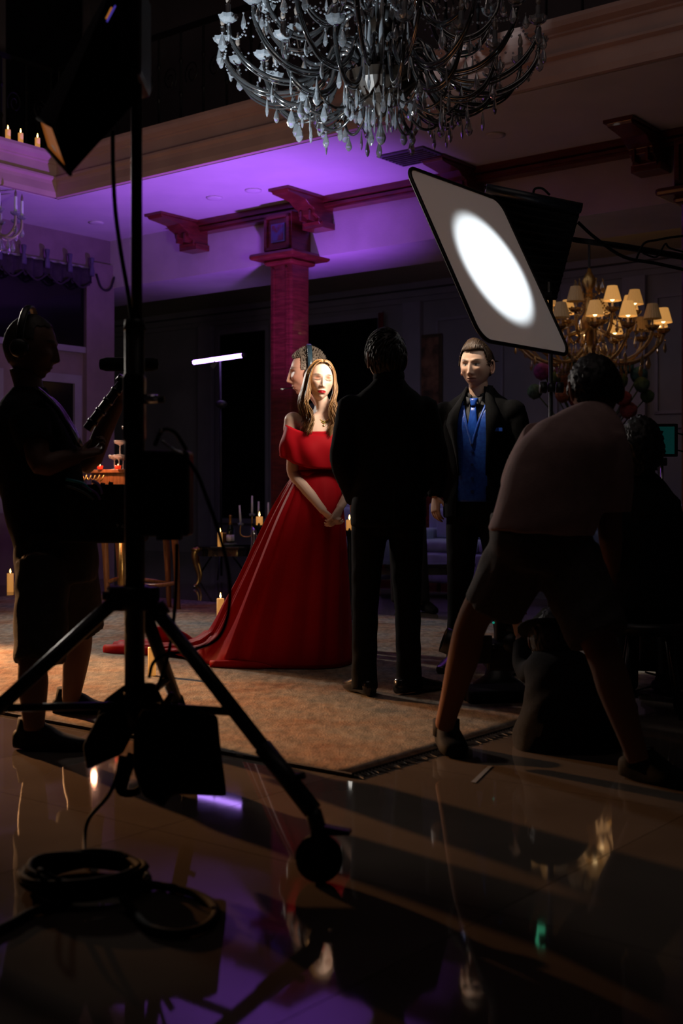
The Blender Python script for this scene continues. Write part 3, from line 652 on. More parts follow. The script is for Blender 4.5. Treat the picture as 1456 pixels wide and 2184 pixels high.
def strand(mb, pts, r0, r1, n=5, hint=None, k=3):
    m = len(pts); mb.tube(pts, [(r0+(r1-r0)*(i/(m-1))**1.5, (r0+(r1-r0)*(i/(m-1))**1.5)*.45) for i in range(m)], n, k, hint=hint)
class Person:
    def __init__(s, name, base, label, yaw=0):
        s.root = empty(name, base, label, 'person'); s.M = rotz(yaw); s.b = Vector(base); s.yaw = yaw
    def L(s, x, y, z): return s.b+s.M@Vector((x, y, z))
    def head(s, c, yaw, pitch=0, roll=0, scale=1.0, female=False, sub=6, skin=(.6, .36, .25), relief=1.0, **kw):
        s.hc = Vector(c); s.hM = rotz(yaw)@Matrix.Rotation(roll, 3, 'Y')@Matrix.Rotation(pitch, 3, 'X'); s.hs = scale; s.fem = female
        n, f = ico(sub); loc = head_shape(n, female, relief)
        wv = (np.array(s.hM)@loc.T).T*scale+np.array(s.hc); s.headv = wv; s.headf = f
        s.headc = face_col(loc, skin, female, kw.get('lips', (skin[0]*.8, skin[1]*.55, skin[2]*.55)), kw.get('shadow'), kw.get('brow', (.06, .035, .02)), kw.get('eyes', 0.0), kw.get('stubble'))
        s.skin = skin
    def H(s, x, y, z): return s.hc+s.hM@Vector((x, y, z))*s.hs
    def body(s, mat_, parts, ears=True, earsides=(-1, 1)):
        "parts: list of (MB, voxel, smooth); head joined with the remeshed neck, trunk and limbs into one mesh"
        mb = MB(); cols = []
        mb.add(s.headv, s.headf); cols.append(s.headc); 
        if ears:
            for sd in earsides: ear(mb, sd, s.hM, s.hc, s.hs)
            cols.append(np.tile(np.array(s.skin)*np.array((.95, .82, .80)), (len(mb.v)-len(s.headv), 1)))
        for pm_, vx, sm in parts:
            me = remesh(pm_, vx, sm); me_add(mb, me); cols.append(np.tile(np.array(s.skin), (len(me.vertices), 1))); bpy.data.meshes.remove(me)
        me = mb.mesh('body'); me.polygons.foreach_set('use_smooth', [True]*len(me.polygons))
        cc = np.concatenate(cols); at = me.color_attributes.new('Col', 'FLOAT_COLOR', 'POINT')
        at.data.foreach_set('color', np.concatenate([cc, np.ones((len(cc), 1))], 1).ravel().astype(np.float32))
        return mk('body', me, mat_, s.root)
    def cloth(s, name, mb, m, voxel=.012, smooth=4, wrinkle=0, keep=None, solid=0, wscale=14):
        me = remesh(mb, voxel, smooth); p = me_np(me)
        if wrinkle:
            nr = np.empty(len(p)*3); me.vertices.foreach_get('normal', nr); nr = nr.reshape(-1, 3)
            q = p-np.array(s.b); h = np.sin(q[:, 0]*wscale*3+np.sin(q[:, 2]*wscale*1.1)*2.0)*np.sin(q[:, 2]*wscale*1.7+q[:, 1]*wscale*1.9+np.sin(q[:, 0]*wscale)*1.5)
            p = p+nr*(h*wrinkle)[:, None]; me.vertices.foreach_set('co', p.ravel())
        if keep is not None:
            loc = (np.array(s.M).T@(p-np.array(s.b)).T).T; kp = keep(loc); bm = bmesh.new(); bm.from_mesh(me); bm.verts.ensure_lookup_table()
            bmesh.ops.delete(bm, geom=[f for f in bm.faces if not all(kp[v.index] for v in f.verts)], context='FACES'); bm.to_mesh(me); bm.free()
        me.update(); o = mk(name, me, m, s.root)
        if solid: sd = o.modifiers.new('s', 'SOLIDIFY'); sd.thickness = solid; sd.offset = -1
        return o
    def haircap(s, m, region, off, noise=.004, sub=5, name='hair', extra=None):
        n, f = ico(sub); loc = head_shape(n, s.fem, .0); nn = n/np.linalg.norm(n, axis=1)[:, None]
        o_ = off(loc, nn) if callable(off) else np.full(len(loc), off); r_ = np.random.RandomState(4).randn(len(loc))*noise
        lo = loc+nn*(o_+r_)[:, None]; kp = region(loc); wv = (np.array(s.hM)@lo.T).T*s.hs+np.array(s.hc)
        mb = MB(); idx = {}; vs = []; fs = []
        for t in f:
            if kp[t[0]] and kp[t[1]] and kp[t[2]]:
                g = []
                for i in t:
                    if i not in idx: idx[i] = len(vs); vs.append(wv[i])
                    g.append(idx[i])
                fs.append(tuple(g))
        mb.add(vs, fs)
        if extra: extra(mb)
        return mb.build(name, m, s.root, True)
def hair_mat(name, a, b, ro=.38, z0=None, z1=None, c3=None):
    m = mat(name, a, ro, col2=b, scale=90, stretch=(1, 1, .06), spec=.5)
    if z0 is not None:                                 # roots darker than the ends: the dye of the hair itself
        nt = m.node_tree; bs = nt.nodes['Principled BSDF']; tc = nt.nodes.new('ShaderNodeTexCoord'); sp = nt.nodes.new('ShaderNodeSeparateXYZ'); nt.links.new(tc.outputs['Object'], sp.inputs[0])
        mr = nt.nodes.new('ShaderNodeMapRange'); mr.inputs[1].default_value = z0; mr.inputs[2].default_value = z1; nt.links.new(sp.outputs[2], mr.inputs[0])
        old = bs.inputs['Base Color'].links[0].from_socket; mx = nt.nodes.new('ShaderNodeMix'); mx.data_type = 'RGBA'
        nt.links.new(mr.outputs[0], mx.inputs[0]); mx.inputs[6].default_value = (*c3, 1); nt.links.new(old, mx.inputs[7]); nt.links.new(mx.outputs[2], bs.inputs['Base Color'])
    return m
def shoe(mb, heel, toe_dir, L=.29, w=.048, h=.075):
    d = Vector(toe_dir); d.z = 0; d.normalize(); x = d.cross(Z); p = Vector(heel)
    mb.loft([(p-d*.005+Z*.04, x, Z, w*.55, .035), (p+d*.03+Z*.045, x, Z, w*.78, .043), (p+d*.10+Z*.05, x, Z, w*.82, h*.62), (p+d*.17+Z*.036, x, Z, w*1.02, .037), (p+d*.23+Z*.028, x, Z, w*.95, .028), (p+d*(L-.01)+Z*.022, x, Z, w*.55, .019), (p+d*L+Z*.02, x, Z, w*.2, .012)], 16, 2, 2.8)
def suit_parts(p, arms, legs, big=1.0):
    "returns jacket, trousers and thin body MBs in world space from local joints; arms/legs: lists of joint triples"
    J = MB(); ex = p.M@Vector((1, 0, 0)); ey = p.M@Vector((0, 1, 0)); g = big
    J.loft([(p.L(0, .0, .84), ex, ey, .205*g, .145*g), (p.L(0, 0, .95), ex, ey, .200*g, .142*g), (p.L(0, .005, 1.08), ex, ey, .178*g, .125*g), (p.L(0, 0, 1.22), ex, ey, .192*g, .130*g), (p.L(0, 0, 1.36), ex, ey, .215*g, .135*g), (p.L(0, .01, 1.445), ex, ey, .205*g, .120*g), (p.L(0, .015, 1.505), ex, ey, .168*g, .098*g), (p.L(0, .02, 1.55), ex, ey, .108*g, .082*g), (p.L(0, .02, 1.60), ex, ey, .070*g, .070*g)], 32, 4)
    for a in arms:
        q = [p.L(*j) for j in a]; J.tube([q[0], q[0].lerp(q[1], .5), q[1], q[1].lerp(q[2], .5), q[2]], [.068*g, .070*g, .062*g, .054*g, .046*g], 14, 3); J.ell(q[0]-Z*.03, (.072*g, .076*g, .075*g))
    T = MB(); T.loft([(p.L(0, .01, .80), ex, ey, .155*g, .115*g), (p.L(0, .01, .9), ex, ey, .175*g, .13*g), (p.L(0, .005, 1.0), ex, ey, .165*g, .12*g)], 24, 3)
    for l in legs:
        q = [p.L(*j) for j in l]; T.tube([q[0]+Z*.05, q[0].lerp(q[1], .3), q[1], q[1].lerp(q[2], .6), q[2]+Z*.03, q[2]-Z*.04], [.095*g, .095*g, .076*g, .070*g, .070*g, .074*g], 16, 3)
    Bd = MB(); Bd.loft([(p.L(0, .01, .85), ex, ey, .13, .09), (p.L(0, .005, 1.08), ex, ey, .125, .085), (p.L(0, .0, 1.30), ex, ey, .14, .085), (p.L(0, .01, 1.42), ex, ey, .10, .06), (p.L(0, .02, 1.50), ex, ey, .062, .060), (p.L(0, .01, 1.56), ex, ey, .056, .058), (p.hc+p.hM@Vector((0, .022, -.07))*p.hs, ex, ey, .054, .060)], 20, 3)
    for a in arms:
        q = [p.L(*j) for j in a]; Bd.tube([q[0].lerp(p.L(0, 0, 1.36), .4), q[0].lerp(q[1], .12), q[1], q[2]], [.04, .036, .032, .026], 10, 2)
    for l in legs:
        q = [p.L(*j) for j in l]; Bd.tube([q[0], q[1], q[2]-Z*.03], [.07, .055, .04], 10, 2)
    return J, T, Bd
# ---------------------------------------------------------------- the woman in red
WD = 7.2
wo = Person('person', FP(676, 1423, .012), 'woman in a long red off-shoulder gown with eyes closed and hands clasped')
wo.b = Vector(wo.root.location)
hc = P(684, 812, WD-.03)
wo.head(hc, R(9), pitch=R(-3), roll=R(4), scale=1.02, female=True, skin=(.80, .55, .43), lips=(.52, .012, .022), shadow=(.36, .12, .06), brow=(.10, .05, .03))
ex, ey = Vector((1, .10, 0)).normalized(), Vector((-.10, 1, 0)).normalized()
tr = MB(); W = lambda px, py, dy=0: P(px, py, WD+dy)
tr.loft([(W(676, 1110), ex, ey, .16, .115), (W(675, 1060), ex, ey, .150, .105), (W(677, 1008), ex, ey, .112, .085), (W(684, 960), ex, ey, .130, .098), (W(690, 930), ex, ey, .142, .098), (W(692, 905), ex, ey, .150, .075), (W(692, 890), ex, ey, .105, .060), (W(691, 880, .005), ex, ey, .052, .050), (W(689, 864, .0), ex, ey, .045, .047), (wo.H(0, .018, -.075), ex, ey, .044, .050)], 24, 4)
tr.ell(W(668, 944, -.06), (.058, .05, .055)); tr.ell(W(716, 944, -.06), (.058, .05, .055))
for (sx, sy) in ((625, 898), (759, 898)): tr.ell(W(sx, sy), (.055, .052, .055))
arm = MB()
for sgn, S_, E_, Wr in ((-1, (622, 905), (626, 1010), (690, 1090)), (1, (762, 905), (768, 1010), (724, 1084))):
    a, b, c = W(*S_), W(*E_, -.03), W(*Wr, -.19)
    tr.tube([a.lerp(W(692, 905), .3), a, a.lerp(b, .4), b], [.045, .050, .043, .037], 14, 3)
    arm.tube([a.lerp(b, .75), b, b.lerp(c, .35), b.lerp(c, .75), c], [.039, .037, .037, .027, .0235], 14, 3)
hand(arm, W(690, 1090, -.19), Vector((.055, -.01, -.055)), (.55, .35, .6), .75, -1, .93)
hand(arm, W(724, 1084, -.20), Vector((-.035, -.02, -.07)), (-.6, .4, .1), .75, 1, .93)
legs = MB()
for px in (655, 695): legs.tube([W(px, 1100), W(px, 1270, .05), P(px, 1402, WD+.08)], [.075, .055, .036], 12, 3)
wo.body(M_skin_f, [(tr, .007, 5), (arm, .0045, 3), (legs, .012, 3)], ears=False)
# hair: centre-parted waves
M_hairw = hair_mat('ombre_blonde_hair', (.36, .20, .075), (.25, .13, .05), .36, .0, .17, (.40, .21, .07))
M_hairw = hair_mat('blonde_brown_hair', (.36, .19, .07), (.22, .11, .042), .36)
def wh(mb):
    rn = random.Random(2)
    for side in (-1, 1):
        for i in range(300):
            t = rn.random(); y0 = -.070+.150*t; lay = rn.random()
            st = Vector((side*.004, y0, .117-.012*t+.006*lay-.2*max(0, -y0-.045)))
            th = t; fr = 1-t
            w1 = .072+.016*lay; ph = rn.uniform(0, 6.28)
            fy = -.052+.13*t                                    # where the lock falls: front locks frame the face
            if t < .3:                                          # front locks sweep from the part round the forehead
                q_ = t/.3; st = Vector((side*.003, -.060-.016*(1-q_), .108+.004*lay-.012*(1-q_)))
                pts = [st, Vector((side*.024, -.072+.010*q_, .101-.006*(1-q_)+.004*lay)), Vector((side*(.050+.003*lay), -.066+.014*q_, .070)), Vector((side*(.064+.005*lay), -.060+.015*q_, .030)), Vector((side*(.069+.008*lay), -.054+.018*q_, -.015))]
                fy = -.054+.018*q_; w1 = .064+.010*lay
            else: pts = [st, Vector((side*.042, y0*.95, .104+.006*lay)), Vector((side*(w1-.010), fy*.9, .062)), Vector((side*(w1+.004), fy, .0))]
            z_s = pts[-1].z
            L = .27+.06*rn.random(); nseg = 6
            for k in range(1, nseg+1):
                q = k/nseg; am = .022*min(1, q*1.5)
                pts.append(Vector((side*(w1+.006+.012*math.sin(q*3.1)*lay-.020*q*fr)+am*math.sin(q*8.5+ph*.25+lay), fy-.030*q*fr-.01*q+am*.7*math.cos(q*7+ph), z_s-q*(L+z_s*.6))))
            strand(mb, [wo.H(*p) for p in pts], .0046+.0022*rn.random(), .0015, 4, None, 3)
wo.haircap(M_hairw, lambda p: ((p[:, 2] > .100-1.5*np.clip(np.abs(p[:, 0])-.004, 0, 1)) & (p[:, 2] > .045) & (p[:, 1] > -.088)) & ((np.abs(p[:, 0]) > .05) | (p[:, 2] > .08) | (p[:, 1] > -.02)) | (p[:, 1] > .03), .006, .0006, 6, extra=wh)
# necklace
M_jewel = mat('gold_necklace', (.85, .62, .30), .22, 1, col2=(.75, .52, .22), scale=40)
mb = MB(); nk = []
for i in range(31):
    t = -1+2*i/30; p = W(691+30*t, 905-20*abs(t)**1.3-6, -.076+.075*abs(t)**1.6); nk.append(p); mb.ell(p, .0042, 6, 4)
    if abs(t) < .55:
        mb.ell(p-Z*.010, .0048, 6, 4); 
        if i % 2 == 0: mb.ell(p-Z*(.020+.01*(1-abs(t))), .0052, 6, 4)
mb.ell(W(690, 908, -.082), (.007, .005, .009), 8, 6); jn = mb.build('necklace', M_jewel, wo.root, True); jn['label'] = 'fine jewelled collar necklace'
# gown: skirt
WC = W(675, 1010); 
def waist(phi, z, a=.130, b=.102, c=None): c = c or WC; return Vector((c.x+a*math.cos(phi), c.y+b*math.sin(phi), z))
G = {}
zw = W(0, 1006).z
def gen(deg, mids, hem):
    ph = R(deg); p0 = waist(ph, zw); G[deg] = [p0]+[Vector(m) for m in mids]+[Vector(hem)]
def straight(deg, hem, bulge=.03):
    ph = R(deg); p0 = waist(ph, zw); h = Vector(hem); o = Vector((math.cos(ph), math.sin(ph), 0))*bulge
    G[deg] = [p0, p0.lerp(h, .22)+o, p0.lerp(h, .5)+o*.7, p0.lerp(h, .8), h]
straight(-90, (-.26, 7.03, .016)); straight(-45, (-.04, 7.07, .016)); straight(0, (.062, 7.28, .016), .012); straight(45, (.05, 7.62, .016)); straight(90, (-.30, 7.95, .016))
straight(-135, (-.70, 7.14, .016), .02)
gen(-158, [(-.40, 7.22, .90), (-.60, 7.30, .46), (-.79, 7.42, .12)], (-1.02, 7.52, .018))
gen(180, [(-.42, 7.25, .90), (-.665, 7.40, .40), (-.86, 7.55, .10)], (-1.46, 7.86, .020))
gen(158, [(-.40, 7.35, .88), (-.64, 7.6, .42), (-.92, 7.85, .07)], (-1.36, 8.12, .02))
gen(135, [(-.34, 7.42, .86), (-.5, 7.7, .4), (-.7, 8.0, .08)], (-.86, 8.22, .018))
keys = sorted(G); KN = 34; curves = {}
for d_ in keys:
    c = catmull([tuple(p) for p in G[d_]], 12); c = np.array(c); idx = np.linspace(0, len(c)-1, KN); lo = np.floor(idx).astype(int); hi = np.minimum(lo+1, len(c)-1); fr = (idx-lo)[:, None]; curves[d_] = c[lo]*(1-fr)+c[hi]*fr
NP_ = 320; vs = []; 
kk = keys+[keys[0]+360]; carr = [curves[k] for k in keys]
pleats = [(-172, 9, .030), (-160, 7, .026), (-147, 6, .030), (-132, 6, .028), (-118, 8, .016), (-97, 12, .012), (-70, 12, .010), (-40, 14, .012), (-10, 9, .008), (170, 8, .03), (150, 8, .03), (120, 12, .02), (60, 12, .02)]
for i in range(NP_):
    deg = -180+360*i/NP_
    d2 = deg if deg >= keys[0] else deg+360
    j = max(q for q in range(len(keys)) if kk[q] <= d2); t = (d2-kk[j])/(kk[j+1]-kk[j]); n_ = len(keys)
    a, b, c, d = carr[(j-1) % n_], carr[j], carr[(j+1) % n_], carr[(j+2) % n_]
    cr = .5*((2*b)+(-a+c)*t+(2*a-5*b+4*c-d)*t*t+(-a+3*b-3*c+d)*t**3)
    h = 0
    for pd, wd, am in pleats:
        dd = (deg-pd+180) % 360-180; h += am*(max(0, 1-abs(dd)/wd)**1.0)-am*.45*math.exp(-((dd-wd*1.05)/(wd*.5))**2)
    o = np.array((math.cos(R(deg)), math.sin(R(deg)), 0))
    for k in range(KN):
        q = k/(KN-1); v = cr[k]+o*h*(min(1, q*1.6))*(1.0 if cr[k][2] > .06 else .4)
        v[2] = max(v[2], .0145)
        if cr[k][2] < .16 and deg < -145 or cr[k][2] < .16 and deg > 140:
            v[2] += .030*abs(math.sin(deg*.22+q*9))*q+.012*math.sin(deg*.9)**2
        vs.append(v)
mb = MB(); mb.add(vs, [(i*KN+k, i*KN+k+1, ((i+1) % NP_)*KN+k+1, ((i+1) % NP_)*KN+k) for i in range(NP_) for k in range(KN-1)])
sk = mb.build('skirt', M_red, wo.root, True); sd = sk.modifiers.new('s', 'SOLIDIFY'); sd.thickness = .004; sd.offset = -1
# rolled end of the train and turned-up folds
for pts_, rr2 in (([(-1.50, 7.80, .030), (-1.42, 7.74, .032), (-1.25, 7.68, .03), (-1.05, 7.60, .028)], [(.03, .02), (.036, .026), (.036, .026), (.02, .015)]), ([(-1.20, 7.98, .03), (-1.18, 7.93, .115), (-1.02, 7.88, .07), (-.92, 7.80, .05)], [(.045, .012), (.05, .012), (.06, .014), (.03, .01)]), ([(-.76, 7.13, .03), (-.62, 7.08, .034), (-.48, 7.05, .03), (-.40, 7.05, .022)], [(.02, .014), (.024, .016), (.02, .014), (.006, .005)])):
    MB().tube(pts_, rr2, 12, 4, hint=Z).build('train_fold', M_red, wo.root, True)
# bodice, waistband and off-shoulder wrap
bo = MB(); bo.loft([(W(675, 1018), ex, ey, .128, .100), (W(678, 990), ex, ey, .126, .098), (W(685, 960), ex, ey, .142, .112), (W(690, 940), ex, ey, .152, .118), (W(692, 922), ex, ey, .158, .100)], 32, 4, 2.1); bo.build('bodice', M_red, wo.root, True)
MB().loft([(W(675, 1018), ex, ey, .132, .1035), (W(676, 1004), ex, ey, .1315, .1025)], 32, 1, 2.0).build('waistband', M_red, wo.root, True)
vs = []; NA, NT = 96, 14
for i in range(NA):
    ph = 2*math.pi*i/NA; cf, sf = math.cos(ph), math.sin(ph); front = max(0, -sf)**2.0; 
    zt = W(0, 907).z-.062*front-.012*max(0, sf)-.010*abs(cf)**6*0; zb = W(0, 974).z-.075*front+.02*max(0, sf)
    for k in range(NT):
        t = k/(NT-1); a = (.222+.030*math.sin(t*1.7)); b = .118+.030*math.sin(t*2.6)*(1 if sf < 0 else .5)
        fold = .008*math.sin(7*ph+t*3+1)*math.sin(math.pi*t)+.007*math.sin(11*ph-t*5)*t
        e = 2.35; c_ = math.copysign(abs(cf)**(2/e), cf); s_ = math.copysign(abs(sf)**(2/e), sf)
        vs.append(W(690, 0)*1+ex*(c_*(a+fold))+ey*(s_*(b+fold))); vs[-1].z = zt*(1-t)+zb*t
mb = MB(); mb.add(vs, [(i*NT+k, i*NT+k+1, ((i+1) % NA)*NT+k+1, ((i+1) % NA)*NT+k) for i in range(NA) for k in range(NT-1)])
wr = mb.build('shoulder_wrap', M_red, wo.root, True); sd = wr.modifiers.new('s', 'SOLIDIFY'); sd.thickness = .012; sd.offset = 0
# ---------------------------------------------------------------- the man in the blue waistcoat
MD = 7.0
vm = Person('person', FP(1022, 1434, .012), 'man in a black suit with a royal blue waistcoat and tie under the lit frame', R(-22)); vm.root.location = Vector((P(1020, 0, MD).x, MD, .012)); vm.b = Vector((P(1020, 0, MD).x, MD, .040))
vm.head(P(1015, 779, MD-.02), R(-27), pitch=R(3), scale=1.11, skin=(.66, .42, .30), eyes=-.003, brow=(.07, .04, .025), stubble=.35, lips=(.50, .24, .19))
arms = [((-.200, 0, 1.465), (-.255, .02, 1.20), (-.245, -.03, .96)), ((.200, 0, 1.465), (.262, .02, 1.20), (.26, -.03, .96))]
legs_ = [((-.09, 0, .90), (-.105, -.01, .50), (-.12, .01, .07)), ((.09, 0, .90), (.13, -.01, .50), (.17, .02, .07))]
J, T, Bd = suit_parts(vm, arms, legs_, 1.0)
ha = MB()
for a, th in zip(arms, (1, -1)):
    q = [vm.L(*j) for j in a]; ha.tube([q[1].lerp(q[2], .6), q[2]], [.032, .026], 10); hand(ha, q[2], (q[2]-q[1]), vm.M@Vector((-a[0][0], .3, 0)), .55, th)
vm.body(M_skin_m, [(Bd, .009, 4), (ha, .0045, 2)])
def vee(z): return np.interp(z, [.80, 1.10, 1.30, 1.42, 1.50, 1.56], [.085, .080, .088, .082, .064, .05])
jk = vm.cloth('jacket', J, M_suitfine, .009, 4, .0018, keep=lambda p: ~((p[:, 1] < -.02) & (np.abs(p[:, 0]+.005) < vee(p[:, 2]))) & (p[:, 2] < 1.585), solid=.006)
vm.cloth('trousers', T, M_suit, .011, 4, .002)
vexx = vm.M@Vector((1, 0, 0)); veyy = vm.M@Vector((0, 1, 0))
vs_ = MB(); vs_.loft([(vm.L(0, 0, .93), vexx, veyy, .165, .130), (vm.L(0, 0, 1.10), vexx, veyy, .155, .122), (vm.L(0, 0, 1.25), vexx, veyy, .168, .128), (vm.L(0, -.002, 1.38), vexx, veyy, .180, .128), (vm.L(0, .01, 1.47), vexx, veyy, .165, .100), (vm.L(0, .015, 1.505), vexx, veyy, .10, .08)], 32, 4)
def vv(z): return np.interp(z, [1.255, 1.52], [.0, .078])
vm.cloth('waistcoat', vs_, M_blue, .007, 3, .0012, keep=lambda p: ~((p[:, 1] < 0) & (p[:, 2] > 1.255) & (np.abs(p[:, 0]) < vv(p[:, 2]))), solid=.004)
ss = MB(); ss.loft([(vm.L(0, 0, 1.0), vexx, veyy, .14, .105), (vm.L(0, 0, 1.25), vexx, veyy, .155, .116), (vm.L(0, 0, 1.38), vexx, veyy, .165, .118), (vm.L(0, .01, 1.46), vexx, veyy, .15, .094), (vm.L(0, .015, 1.50), vexx, veyy, .09, .078), (vm.L(0, .015, 1.53), vexx, veyy, .068, .070)], 28, 4)
vm.cloth('shirt', ss, M_shirtblack, .008, 3)
# collar, tie, lapels, buttons
def v_front(x, z):
    a = np.interp(z, [.93, 1.10, 1.25, 1.38, 1.47, 1.505], [.165, .155, .168, .180, .165, .10]); b = np.interp(z, [.93, 1.10, 1.25, 1.38, 1.47, 1.505], [.130, .122, .128, .128, .100, .08]); c = np.interp(z, [1.38, 1.47], [-.002, .01])
    return c-b*max(0, 1-(abs(x)/a)**2.3)**(1/2.3)
for sd_ in (-1, 1): MB().tube([vm.L(sd_*float(vv(z)), v_front(float(vv(z)), z)-.002, z) for z in (1.245, 1.28, 1.32, 1.36, 1.40, 1.44, 1.475)], [(.007, .004)]*7, 8, 2, hint=vexx).build('waistcoat_edge', M_blue, vm.root, True)
mb = MB(); pts = []
for i in range(21):
    a = R(-90)+R(-152)+R(304)*i/20+R(90)+R(90); 
    pts.append(vm.L(.070*math.sin(R(-160+320*i/20)), .012+.072*math.cos(R(-160+320*i/20)), 1.535+.012*math.cos(R(-160+320*i/20))))
mb.tube(pts, [(.012, .004)]+[(.022, .006)]*19+[(.012, .004)], 8, 2, hint=Z)
for sd_ in (-1, 1): mb.prism([(0, 0), (sd_*.036, .012), (sd_*.022, -.055)] if sd_ > 0 else [(0, 0), (sd_*.022, -.055), (sd_*.036, .012)], .006, Matrix.Translation(vm.L(sd_*.012, -.086, 1.512))@(vm.M@Matrix.Rotation(R(75), 3, 'X')).to_4x4())
mb.build('collar', M_shirtblack, vm.root, True)
mb = MB(); mb.loft([(vm.L(0, -.093, 1.515), vexx, veyy, .024, .013), (vm.L(0, -.101, 1.49), vexx, veyy, .019, .013), (vm.L(0, -.106, 1.468), vexx, veyy, .014, .011)], 10, 2, 3)
mb.loft([(vm.L(0, -.106, 1.468), vexx, veyy, .015, .006), (vm.L(.002, -.124, 1.38), vexx, veyy, .026, .007), (vm.L(.003, -.126, 1.31), vexx, veyy, .032, .007), (vm.L(.003, -.118, 1.255), vexx, veyy, .034, .004)], 10, 3, 4)
mb.build('tie', M_tie, vm.root, True)
for sd_ in (-1, 1):
    mb = MB(); rows = [(1.588, .060, .078, -.018), (1.535, .060, .095, -.066), (1.49, .068, .115, -.098), (1.43, .078, .150, -.126), (1.37, .083, .160, -.138), (1.28, .086, .128, -.140), (1.16, .081, .100, -.136), (1.08, .080, .085, -.133)]
    v_ = []
    for z, a, b, y in rows: v_ += [vm.L(sd_*a, y-.010, z), vm.L(sd_*(a+b)/2, y-.013+.012, z), vm.L(sd_*b, y+.030, z)]
    n = len(rows); mb.add(v_, [(i*3+j, i*3+j+1, i*3+j+4, i*3+j+3) for i in range(n-1) for j in range(2)]); o = mb.build('lapel', M_suit, vm.root, True); o.modifiers.new('s', 'SOLIDIFY').thickness = .006
M_button = mat('blue_button', (.01, .03, .16), .3, col2=(.015, .04, .2), scale=40)
for z in (1.215, 1.14, 1.065, .99): MB().lathe([(.0005, 0), (.009, .0), (.009, .004), (.0005, .005)], 10, vm.L(.0, -.127-.001, z), vm.M@Matrix.Rotation(R(90), 3, 'X')).build('button', M_button, vm.root)
MB().box(vm.L(.135, -.123, 1.335), (.07, .008, .02), vm.M@Matrix.Rotation(R(10), 3, 'Z')).build('pocket_square', M_blue, vm.root)
for l in legs_:
    mb = MB(); q = vm.L(*l[2]); shoe(mb, Vector((q.x, q.y, .012))-vm.M@Vector((0, -1, 0))*.06, vm.M@Vector((l[0][0]*1.5, -1, 0)), .30); mb.build('shoe', M_shoe, vm.root, True)
M_hairm = hair_mat('brown_hair', (.075, .042, .022), (.045, .025, .014), .4)
def mh(mb):
    rn = random.Random(9)
    def top(x, y):
        b = max(0.02, 1-(x/.083)**2-(y/.106)**2)
        return math.sqrt(b)*.118+.020*math.exp(-((y+.045)/.050)**2)*max(0, 1-(x/.072)**2)+.004
    for i in range(420):
        x = rn.uniform(-.066, .066); y0 = -.086+.055*(abs(x)/.066)**2+.03*rn.random()**2; dr = rn.uniform(-.01, .02)
        pts = [Vector((x, y0, min(top(x, y0), .080)-.006)), Vector((x+dr*.2, y0+.006, top(x, y0+.006)-.004+.004*rn.random()))]
        for k in range(1, 6):
            y = y0+.006+k*.028; xx = x+dr*k*.25; pts.append(Vector((xx, y, top(xx, y)+.003*rn.random()-.002*(k == 5))))
        strand(mb, [vm.H(*p) for p in pts], .0036, .0016, 4, None, 2)
    for sd_ in (-1, 1):
        for i in range(150):
            y = rn.uniform(-.052, .07); z = rn.uniform(.0, .08); x = sd_*(.079*math.sqrt(max(.05, 1-(y/.104)**2-(z/.125)**2))+.005)
            strand(mb, [vm.H(x, y, z), vm.H(x*1.03, y+.016, z-.004), vm.H(x*1.0, y+.034, z-.012)], .0032, .0014, 4, None, 2)
vm.haircap(M_hairm, lambda p: ((p[:, 2] > .074) & (p[:, 1] > -.092+.35*np.abs(p[:, 0]))) | ((p[:, 2] > .018) & (p[:, 1] > -.040)) | ((p[:, 1] > .024) & (p[:, 2] > -.055)), lambda l, n: .006+.010*np.clip(n[:, 2], 0, 1), .0012, 6, extra=mh)
# ---------------------------------------------------------------- the man seen from behind
BD = 6.2
bk = Person('person', (0, 0, 0), 'dark haired man in a black suit seen from behind in the middle', R(190)); bk.b = Vector((P(827, 0, BD).x, BD, .012)); bk.root.location = bk.b
bk.head(P(822, 763, BD-.01), R(196), scale=1.14, sub=5, skin=(.30, .17, .12))
arms = [((-.190, 0, 1.465), (-.247, .03, 1.17), (-.15, -.13, .97)), ((.190, 0, 1.465), (.247, .03, 1.17), (.15, -.13, .97))]
legs_ = [((-.09, 0, .92), (-.10, 0, .50), (-.105, .02, .07)), ((.09, 0, .92), (.115, 0, .50), (.125, .02, .07))]
J, T, Bd = suit_parts(bk, arms, legs_, .93)
ha = MB()
for a, th in zip(arms, (1, -1)):
    q = [bk.L(*j) for j in a]; ha.tube([q[1].lerp(q[2], .6), q[2]], [.032, .026], 10); hand(ha, q[2], (q[2]-q[1]), bk.M@Vector((0, 1, 0)), .6, th)
bk.body(M_skin_m, [(Bd, .010, 4), (ha, .0055, 2)])
bk.cloth('jacket', J, M_suit, .010, 4, .002, keep=lambda p: p[:, 2] < 1.63)
bk.cloth('trousers', T, M_suit, .011, 4, .003)
for z0, hw in ((1.0, .002),): MB().box(bk.L(0, .150, .93), (.004, .01, .18), bk.M).build('back_vent', M_suit, bk.root)
mb = MB(); mb.tube([bk.L(.072*math.sin(R(a)), .022+.070*math.cos(R(a)), 1.592+.012*math.cos(R(a))) for a in range(-150, 151, 15)], [(.026, .008)]*21, 8, 1, hint=Z); mb.build('collar', M_suit, bk.root, True)
for l, dr in zip(legs_, ((-.9, -.5, 0), (.25, -1, 0))):
    mb = MB(); q = bk.L(*l[2]); d_ = bk.M@Vector(dr); d_.normalize(); shoe(mb, Vector((q.x, q.y, .012))-d_*.08, d_, .30, .05); mb.build('shoe', M_shoe, bk.root, True)
M_hairk = hair_mat('black_hair', (.007, .006, .007), (.012, .010, .010), .55)
